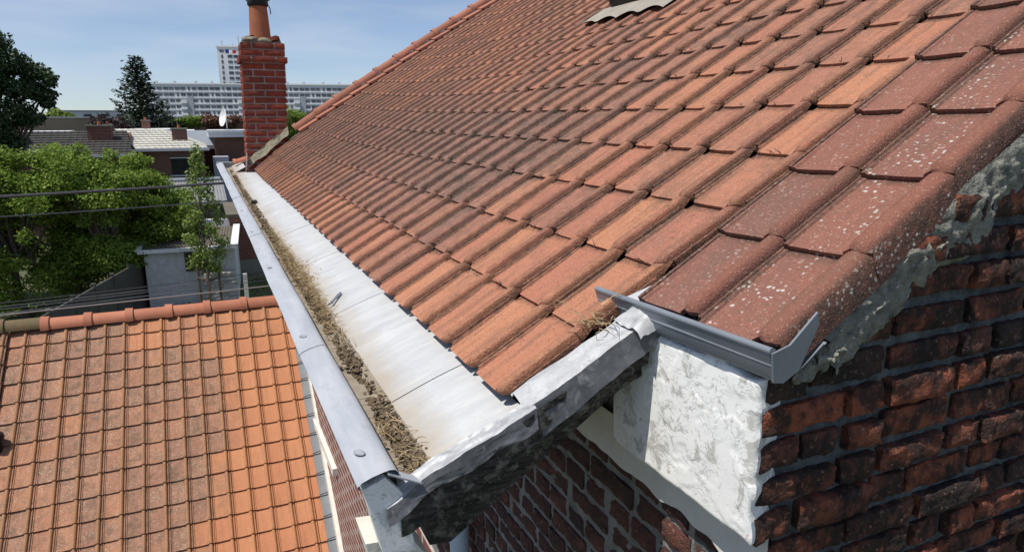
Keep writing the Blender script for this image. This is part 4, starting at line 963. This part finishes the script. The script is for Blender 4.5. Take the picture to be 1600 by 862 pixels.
# ground cover under the trees
gr = MB(); rr = random.Random(14)
for k in range(5200):
    a = rr.uniform(20, 30); y = rr.uniform(-9, 3); leaf(gr, V(a, y, GZ+rr.uniform(.02, .10)), Vector((rr.gauss(0, .6), rr.gauss(0, .6), .6)).normalized(), rr.uniform(.06, .13), rr, .35)
o = gr.build('lawn_grass', L_young, None, None, False); tag(o, 'grass and weeds on the ground around the garage', 'grass', kind='stuff')

# ================================================================== GARDEN BUILDINGS
M_gwall = wallbrick('whitewashed_brick', 'y', (0.76, 0.77, 0.78, 1), (0.70, 0.71, 0.72, 1), (0.55, 0.56, 0.58, 1), 0.22, 0.075, 0.010)
M_fibre = plain('fibre_cement', (0.155, 0.135, 0.105, 1), (0.10, 0.088, 0.07, 1), 2.5, 0.9, 0.4, 20, 0.01)
M_whitetrim = plain('white_trim', (0.72, 0.73, 0.76, 1), (0.62, 0.63, 0.66, 1), 4, 0.6, 0)
M_redbrick = wallbrick('red_brick_far', 'y', (0.22, 0.075, 0.05, 1), (0.18, 0.065, 0.045, 1), (0.25, 0.19, 0.16, 1), 0.24, 0.085, 0.012)
M_brownbrick = wallbrick('brown_brick_far', 'y', (0.17, 0.082, 0.055, 1), (0.145, 0.070, 0.05, 1), (0.19, 0.14, 0.115, 1), 0.24, 0.085, 0.012)
gar = empty('garage', V(27.5, -1.2, GZ), 'small white brick garage with brown fibre-cement roof', 'garage')
b = MB(); b.bx(25.5, 29.6, -2.62, 0.42, GZ, -4.12); b.build('wall', M_gwall, gar)
b = MB()
def corr(p, q): return V(25.3+4.4*p, -2.72+3.2*q, -4.06+0.12*p+0.020*math.sin(q*2*math.pi*30))
b.grid(6, 240, corr); b.build('roof', M_fibre, gar, 60, False)
b = MB(); b.bx(25.22, 25.34, -2.78, 0.55, -4.14, -4.01); b.build('fascia', M_whitetrim, gar)
for y0, y1 in ((-2.86, -2.70), (0.30, 0.56)):
    b = MB(); b.prism([V(25.22, y0, -4.05), V(29.7, y0, -3.93), V(29.7, y0, -3.84), V(25.22, y0, -3.97)], (0, y1-y0, 0)); b.build('edge_flashing', M_whitetrim, gar)
b = MB(); b.bx(29.66, 29.9, -2.5, 0.3, -4.1, -3.62); b.build('parapet', M_whitetrim, gar)
b = MB(); b.bx(25.46, 25.52, -1.26, -0.62, -4.85, -4.22); wi = b.build('window', M_glass, gar)
b = MB(); b.bx(25.43, 25.50, -1.31, -0.57, -4.92, -4.85); b.bx(25.43, 25.50, -1.31, -1.26, -4.85, -4.22); b.build('frame', M_fibre, wi)
# whitewashed rock-faced stones at the garage corner
st_ = empty('stone_wall', V(25.2, -0.3, GZ), 'low wall of pale split stones at the garage corner behind the stakes', 'wall')
M_stone = plain('pale_stone', (0.50, 0.48, 0.44, 1), (0.62, 0.60, 0.56, 1), 6, 0.9, 0.6, 30, 0.02, rnd=0.18)
b = MB(); b.bx(25.24, 25.44, -0.92, 0.24, GZ, -4.98); b.build('core', M_mortarlt, st_)
smes = [brick_me(q+120, 0.30, 0.105, 0.12, 4, 3, 0.016, 0.02, M_stone, 'stone') for q in range(4)]
for kz in range(10):
    y = -0.93+(0.08 if kz % 2 else 0); rr = random.Random(kz+70)
    while y < 0.22:
        L = rr.uniform(.75, 1.15); obj('stone', rr.choice(smes), st_, None, wallM(V(25.2+rr.uniform(-.03, .03), min(0.12, y+.15*L), GZ+0.06+kz*.12), (0, 1, 0)) @ Matrix.Diagonal((L, 1, 1, 1))); y += .31*L
ann = empty('brick_annex', V(30, 1.6, GZ), 'red brick annex behind the white garage with its end wall half in shade', 'building')
b = MB(); b.bx(29.5, 34, 0.30, 4.5, GZ+0.75, -3.55); b.build('wall', M_redbrick, ann)
b = MB(); b.bx(29.44, 34, 0.26, 4.5, GZ, GZ+0.75); b.build('plinth', M_cement, ann)
b = MB(); b.bx(29.4, 34.1, 0.2, 4.6, -3.55, -3.43); b.build('roof', M_fibre, ann)
o = MB(); o.bx(19.6, 19.72, 0.26, 0.37, GZ, -3.95); o = o.build('white_post', M_whitewood); tag(o, 'slim white post standing on the grass beside the orange ridge', 'post')
fn_ = empty('panel_fence', V(22, -4, GZ), 'dark concrete panel fence running back in the shade of the trees', 'fence')
M_conc = plain('dark_concrete', (0.10, 0.095, 0.085, 1), (0.07, 0.068, 0.06, 1), 2, 0.95, 0.4, 15, 0.02)
for k in range(7):
    a0, y0 = 18.0+1.35*k, -5.0+0.36*k; a1, y1 = a0+1.35, y0+0.36
    b = MB(); b.prism([V(a0, y0, GZ), V(a1, y1, GZ), V(a1, y1, GZ+1.75), V(a0, y0, GZ+1.75)], (0.01, 0.05, 0)); b.build('panel', M_conc, fn_)
    b = MB(); b.bx(a0-.06, a0+.06, y0-.06, y0+.06, GZ, GZ+1.85); b.build('post', M_conc, fn_)

# ================================================================== HOUSES BEYOND
M_slate = plain('dark_interlocking_tiles', (0.034, 0.032, 0.030, 1), (0.060, 0.056, 0.050, 1), 1.4, 0.75, 0.3, 14, 0.02)
M_pale = plain('pale_weathered_tiles', (0.50, 0.485, 0.43, 1), (0.41, 0.40, 0.36, 1), 0.9, 0.8, 0.3, 14, 0.02)
M_bluemetal = plain('blue_grey_sheet', (0.235, 0.26, 0.29, 1), (0.19, 0.21, 0.24, 1), 0.7, 0.5, 0)
M_corr = plain('corrugated_grey', (0.20, 0.205, 0.21, 1), (0.25, 0.255, 0.26, 1), 1.0, 0.55, 0)
M_trim = plain('grey_trim', (0.50, 0.51, 0.53, 1), (0.42, 0.43, 0.45, 1), 1.0, 0.6, 0)
M_tan = plain('tan_render', (0.33, 0.255, 0.17, 1), (0.27, 0.205, 0.14, 1), 0.5, 0.9, 0.2, 6, 0.02)
M_lav = plain('lavender_panel', (0.36, 0.38, 0.46, 1), (0.33, 0.35, 0.42, 1), 0.5, 0.6, 0)
def slope_tiles(par, a0, z0, a1, z1, y0a, y1a, y0b, y1b, rows, cw, mat, nm='tile_course'):
    # every course is a strip of interlocking tiles with a proud lower edge and rolls
    for k in range(rows):
        t0, t1 = k/rows, (k+1)/rows; mb = MB(); ya, yb = y0a+(y0b-y0a)*t0, y1a+(y1b-y1a)*t0; n = max(2, int((yb-ya)/cw*4))
        def f(p, q):
            t = t0+(t1-t0)*1.05*q; yy0 = y0a+(y0b-y0a)*t; yy1 = y1a+(y1b-y1a)*t; y = yy0+(yy1-yy0)*p
            return V(a0+(a1-a0)*t, y, z0+(z1-z0)*t+0.05*(1-q)+(0.02 if int(p*n) % 4 == 0 else 0))
        mb.grid(n, 2, f); mb.grid(n, 1, lambda p, q: f(p, 0)-Vector((0, 0, 0.06*q))); mb.build(nm, mat, par, None, False)
def rchim(par, a, y, z0, z1, w, d, mat=None):
    b = MB(); b.bx(a, a+d, y-w/2, y+w/2, z0, z1); o = b.build('chimney', mat or M_redbrick, par)
    b = MB(); b.bx(a-.06, a+d+.06, y-w/2-.06, y+w/2+.06, z1, z1+.07); b.build('slab', M_cement, o)
    b = MB(); b.lathe(V(a+d/2, y, z1+.05), [(.10, 0), (.085, .22)], 10); b.build('pot', M_pot, o, 40); return o
dk = empty('dark_roofed_house', V(46, -8, GZ), 'brick house with dark grey tiled roof behind the garden trees', 'house')
b = MB(); b.bx(42.6, 50, -14, -4.3, GZ, -1.35); b.prism([V(42.6, -4.31, -1.35), V(50, -4.31, -1.35), V(46.4, -4.31, -0.2)], (0, -9.6, 0)); b.build('wall', M_brownbrick, dk)
slope_tiles(dk, 42.2, -1.32, 46.4, -0.10, -14.3, -4.0, -14.3, -4.5, 10, 0.33, M_slate)
b = MB(); b.bx(42.05, 42.22, -14.3, -3.9, -1.45, -1.30); b.build('eaves_gutter', M_trim, dk)
rchim(dk, 44.6, -5.75, -0.9, 0.20, 1.25, .6); rchim(dk, 44.0, -10.0, -1.0, 0.3, .9, .6, M_brownbrick)
wh = empty('pale_roofed_house', V(47, -2.6, GZ), 'brown brick house with pale tiled roof and one dark window', 'house')
b = MB(); b.bx(44.6, 52, -4.2, -0.35, GZ, -1.15); b.build('wall', M_brownbrick, wh)
slope_tiles(wh, 44.2, -1.12, 48.6, -0.02, -4.0, -0.15, -5.4, -2.6, 9, 0.34, M_pale)
b = MB(); b.prism([V(44.2, -0.12, -1.12), V(52.4, -0.12, -1.12), V(48.6, -2.55, -0.02)], (0, 0.02, -0.05)); b.build('hip_slope', M_pale, wh)
b = MB(); b.bx(44.05, 44.22, -4.2, -0.02, -1.26, -1.11); b.build('eaves_gutter', M_trim, wh)
b = MB(); b.bx(44.53, 44.62, -2.20, -1.00, -2.72, -1.72); wi = b.build('window', M_glass, wh); b = MB(); b.bx(44.48, 44.6, -2.28, -0.93, -2.80, -2.72); b.build('sill', M_trim, wi); b = MB(); b.bx(44.5, 44.6, -2.26, -0.95, -1.72, -1.66); b.build('lintel', M_trim, wi)
rchim(wh, 45.8, -1.62, -0.85, -0.02, .85, .6, M_brownbrick)
aw = empty('lean_to', V(39, -1.2, GZ), 'lean-to with grey corrugated metal roof below the dark window', 'shed')
b = MB(); b.grid(4, 120, lambda p, q: V(37.0+5.6*p, -2.6+3.1*q, -3.70+0.62*p+0.022*math.sin(q*2*math.pi*20))); b.build('roof', M_corr, aw, 60, False)
b = MB(); b.bx(37.2, 42.6, -2.5, 0.4, GZ, -3.78); b.build('wall', M_conc, aw); b = MB(); b.bx(36.85, 37.02, -2.7, 0.5, -3.82, -3.66); b.build('fascia', M_trim, aw)
b = MB(); b.bx(42.6, 44.5, -2.7, 0.4, -3.06, -2.96); b.build('flat_roof', M_bluemetal, aw)
bm = empty('sheet_roofed_house', V(52, 0, GZ), 'house with plain blue-grey sheet roof between pale roof and white fascia', 'house')
b = MB(); b.prism([V(50.5, -1.9, -1.0), V(50.5, 1.5, -1.0), V(54.5, 1.5, -0.05), V(54.5, -1.9, -0.05)], (0, 0, -0.12)); b.build('roof', M_bluemetal, bm); b = MB(); b.bx(50.9, 54.4, -1.6, 1.4, GZ, -1.08); b.build('wall', M_redbrick, bm)
b = MB(); b.bx(50.4, 50.52, -2.0, 1.5, -1.25, -1.0); b.build('eaves_gutter', M_trim, bm)
wf = empty('white_fascia_house', V(52, 1.8, GZ), 'flat-roofed brick house with broad white fascia and satellite dish above', 'house')
b = MB(); b.bx(49.0, 54, 0.40, 5.5, GZ, -0.42); b.build('wall', M_brownbrick, wf); b = MB(); b.bx(48.5, 54.3, 0.05, 5.8, -0.42, 0.0); b.build('fascia', M_whitetrim, wf); b = MB(); b.bx(48.42, 48.5, 0.0, 5.8, -0.12, 0.05); b.build('cornice', M_whitetrim, wf)
b = MB(); b.bx(46.6, 48.0, 0.15, 1.1, GZ, -1.9); o = b.build('utility_cabin', M_lav); tag(o, 'plain lavender-grey cabin below the white fascia', 'cabin')
ds = empty('satellite_dish', V(56, 1.35, 0.0), 'white satellite dish seen from the side above the white fascia', 'satellite dish')
b = MB(); dm = Matrix.Translation(V(53.2, 1.35, 0.82)) @ Matrix.Rotation(rad(-12), 4, 'X') @ Matrix.Rotation(rad(18), 4, 'Z') @ Matrix.Rotation(rad(90), 4, 'X')
for rr_, hh in ((0.02, 0.0), (.25, .03), (.45, .10), (.62, .20), (.63, .18), (.45, .08), (.02, -.03)):
    for j in range(20): b.v.append(tuple(dm @ Vector((rr_*math.cos(j*math.pi/10), rr_*math.sin(j*math.pi/10), hh))))
for i in range(6):
    for j in range(20): b.f.append((i*20+j, i*20+(j+1) % 20, (i+1)*20+(j+1) % 20, (i+1)*20+j))
b.build('dish', plain('dish_white', (0.75, 0.75, 0.74, 1), (0.7, 0.7, 0.69, 1), 2, 0.5, 0), ds, 50)
b = MB(); b.tube([V(53.2, 1.42, 0.0), V(53.2, 1.40, 0.85)], .04, 8); b.tube([V(53.2, 1.35, .75), V(53.0, 1.75, .62)], .02, 6); b.build('mast', M_trim, ds, 40)
def flat_house(nm, lb, a, d, y0, y1, z, wm, rm, chim=None, par=.14):
    h = empty(nm, V(a+d/2, (y0+y1)/2, GZ), lb, 'building'); b = MB(); b.bx(a, a+d, y0, y1, GZ, z); b.build('wall', wm, h)
    b = MB(); b.bx(a-.1, a+d+.1, y0-.1, y1+.1, z, z+par); b.build('roof', rm, h)
    if chim: rchim(h, a+1.2, chim, z, z+.75, .55, .5)
    return h
flat_house('flat_roofed_house', 'grey flat roof with bright white edge left of the twin chimney', 57, 6, -15.5, -9.6, -0.28, M_bluemetal, M_whitetrim, -12.4)
flat_house('flat_roofed_house', 'low flat blue-grey roof between white edge and twin chimney', 56, 5, -9.4, -5.3, -0.42, M_bluemetal, M_bluemetal, -6.6)
flat_house('flat_roofed_house', 'flat roof with white edge in front of the purple tree', 56, 6, -5.0, -1.9, -0.12, M_bluemetal, M_whitetrim, -4.1)
flat_house('flat_roofed_house', 'short white-edged parapet next to the pale tiled roof', 55, 4, -1.7, -0.9, -0.20, M_brownbrick, M_whitetrim)
flat_house('tan_building', 'long tan flat-roofed building behind the dark tiled roof', 68, 14, -14.2, -8.4, 0.55, M_tan, M_trim, None, .10)
flat_house('low_brick_row', 'brown brick wall running below the apartment slab', 74, 6, -4, 6.5, 0.35, M_brownbrick, M_cement, None, .08)
fw_ = flat_house('white_hall', 'far white hall with flat roof on the skyline beside the pine', 150, 20, -24, -9, 1.6, plain('far_white', (0.55, 0.57, 0.60, 1), (0.48, 0.5, 0.53, 1), .1, .8, 0), M_bluemetal, None, .3)
for k in range(5):
    b = MB(); b.bx(149.8, 150.05, -22.5+2.7*k, -21.2+2.7*k, 0.1, 1.2); b.build('window', M_glass, fw_)
b = MB(); b.tube([V(160, -13.5, 1.6), V(160, -13.5, 5.0)], .10, 5); b.tube([V(160, -14.3, 4.4), V(160, -12.7, 4.4)], .06, 4); o = b.build('television_aerial', M_trim, None, 40); tag(o, 'thin television aerial on the skyline left of the conifer', 'aerial')
b = MB(); b.tube([V(120, -20.3, GZ), V(120, -20.3, 3.2)], .22, 8); b.tube([V(120, -20.3, 3.0), V(120, -21.2, 3.4)], .12, 6); b.box(V(120, -21.2, 3.4), (.2, .3, .15)); o = b.build('street_lamp', M_conc, None, 40); tag(o, 'dark street lamp head on the skyline beside the pine', 'lamp')

# ================================================================== APARTMENT BLOCKS
M_panel = plain('block_panel', (0.66, 0.67, 0.69, 1), (0.72, 0.73, 0.74, 1), .05, 0.85, 0)
M_panel2 = plain('block_panel_grey', (0.34, 0.36, 0.40, 1), (0.38, 0.40, 0.43, 1), .05, 0.85, 0)
M_winfar = plain('block_window', (0.085, 0.095, 0.115, 1), (0.13, 0.14, 0.16, 1), .6, 0.4, 0, rnd=0.4)
M_blwhite = plain('block_white', (0.80, 0.81, 0.82, 1), (0.76, 0.77, 0.78, 1), .1, .8, 0)
sl = empty('apartment_slab', V(362, 30, GZ), 'long grey apartment slab with rows of windows on the horizon', 'building')
b = MB(); b.bx(356, 368, -22, 84, GZ, 15.9); b.build('wall', M_panel, sl)
b = MB(); b.bx(355.6, 368.3, -22.3, 84.3, 15.9, 16.5); rf = b.build('roof', M_blwhite, sl)
for k in range(12):
    b = MB(); y = -18+8.6*k+R.uniform(-1, 1); b.bx(360, 361.2, y, y+1.0, 16.5, 17.6); b.build('roof_vent', M_panel2, rf)
wm1 = MB(); wm1.box((0, 0, 0), (.12, 1.05, .62)); wm1 = wm1.mesh('window', None, True); wm1.materials.append(M_winfar)
wm2 = MB(); wm2.box((0, 0, 0), (.12, .42, .75)); wm2 = wm2.mesh('window', None, True); wm2.materials.append(M_winfar)
for kf in range(7):
    z = 14.0-2.8*kf
    for k in range(20):
        y0 = -20.5+5.2*k
        if k % 5 == 3 and kf > 1: continue
        obj('window', wm1, sl, None, Matrix.Translation(V(356, y0, z))); 
        obj('window', wm1 if (k+kf) % 3 else wm2, sl, None, Matrix.Translation(V(356, y0+2.75, z)))
for k in range(20):
    if k % 5 == 3:
        b = MB(); y0 = -20.5+5.2*k; b.bx(355.7, 356.05, y0+1.6, y0+4.3, GZ, 10.6); b.build('dark_bay', M_panel2, sl)
        for kf in range(2, 7):
            z = 14.0-2.8*kf; b = MB(); b.bx(354.9, 356.1, y0-1.4, y0+1.5, z-1.2, z-.2); b.build('balcony', M_blwhite, sl); b = MB(); b.bx(355.8, 356.1, y0-1.3, y0+1.4, z-.15, z+1.0); b.build('loggia', M_panel2, sl)
for kf in range(7):
    b = MB(); b.bx(355.78, 356.02, -22, 84, 12.45-2.8*kf, 12.62-2.8*kf); b.build('string_course', M_blwhite, sl)
tw_ = empty('apartment_tower', V(398, 17, GZ), 'pale apartment tower with a tricolour banner near its top', 'building')
b = MB(); b.bx(398, 414, 12.3, 44, GZ, 36.6); b.build('wall', M_panel, tw_); b = MB(); b.bx(397.6, 414.4, 11.9, 44.4, 36.6, 37.4); rf = b.build('roof', M_blwhite, tw_)
for k, (y, h) in enumerate(((14.2, 3.0), (22.6, 5.2), (25.2, 5.0), (19.5, 1.6))):
    b = MB(); b.tube([V(402, y, 37.2), V(402, y, 37.2+h)], .28, 5); b.build('mast', M_panel2, rf)
for kf in range(15):
    z = 34.6-2.75*kf
    for k in range(9):
        y = 14.6+3.5*k+(0.5 if k % 2 else 0)
        if kf == 0 and k in (0, 1, 2, 3): continue
        obj('window', wm1 if k % 3 else wm2, tw_, None, Matrix.Translation(V(398, y, z)) @ Matrix.Scale(1.1, 4))
obj('window', wm1, tw_, None, Matrix.Translation(V(398, 14.6, 34.6)))
bn = empty('tricolour_banner', V(398, 17, 34), 'blue white and red banner hung on the top floor of the tower', 'flag')
for k, cc_ in enumerate(((0.02, 0.03, 0.22, 1), (0.75, 0.75, 0.75, 1), (0.45, 0.03, 0.04, 1))):
    b = MB(); b.grid(3, 3, lambda p, q: V(397.6-.05*math.sin(p*3), 16.6+1.75*k+1.75*p, 33.4+(1.9-.2*k)*q)); b.build('stripe', plain('banner%d' % k, cc_, cc_, 1, .8, 0), bn, None, False)
sl.rotation_euler = (0, 0, rad(-15)); bn.rotation_euler = (0, 0, rad(-15)); tw_.rotation_euler = (0, 0, rad(-15))
for q in list(scene.objects):
    if q.parent is None and q.name.split('.')[0] in ('dark_roofed_house', 'pale_roofed_house', 'sheet_roofed_house', 'white_fascia_house', 'satellite_dish', 'flat_roofed_house'): q.location.z -= (0.10 if q.name.startswith(('dark', 'pale')) else 0.28)
gar.rotation_euler = (0, 0, rad(-4))
hl = MB(); hl.grid(80, 2, lambda p, q: V(520+60*q, -620+1100*p, GZ+(7.5+3*N((p*40, 0, 0), 1))*(q > 0)))
hl.build('wooded_skyline', plain('far_woods', (0.045, 0.07, 0.03, 1), (0.07, 0.095, 0.045, 1), .05, .95, 0), None, 60, False)
tag(bpy.data.objects['wooded_skyline'], 'far belt of woods along the horizon', 'woods', kind='stuff')
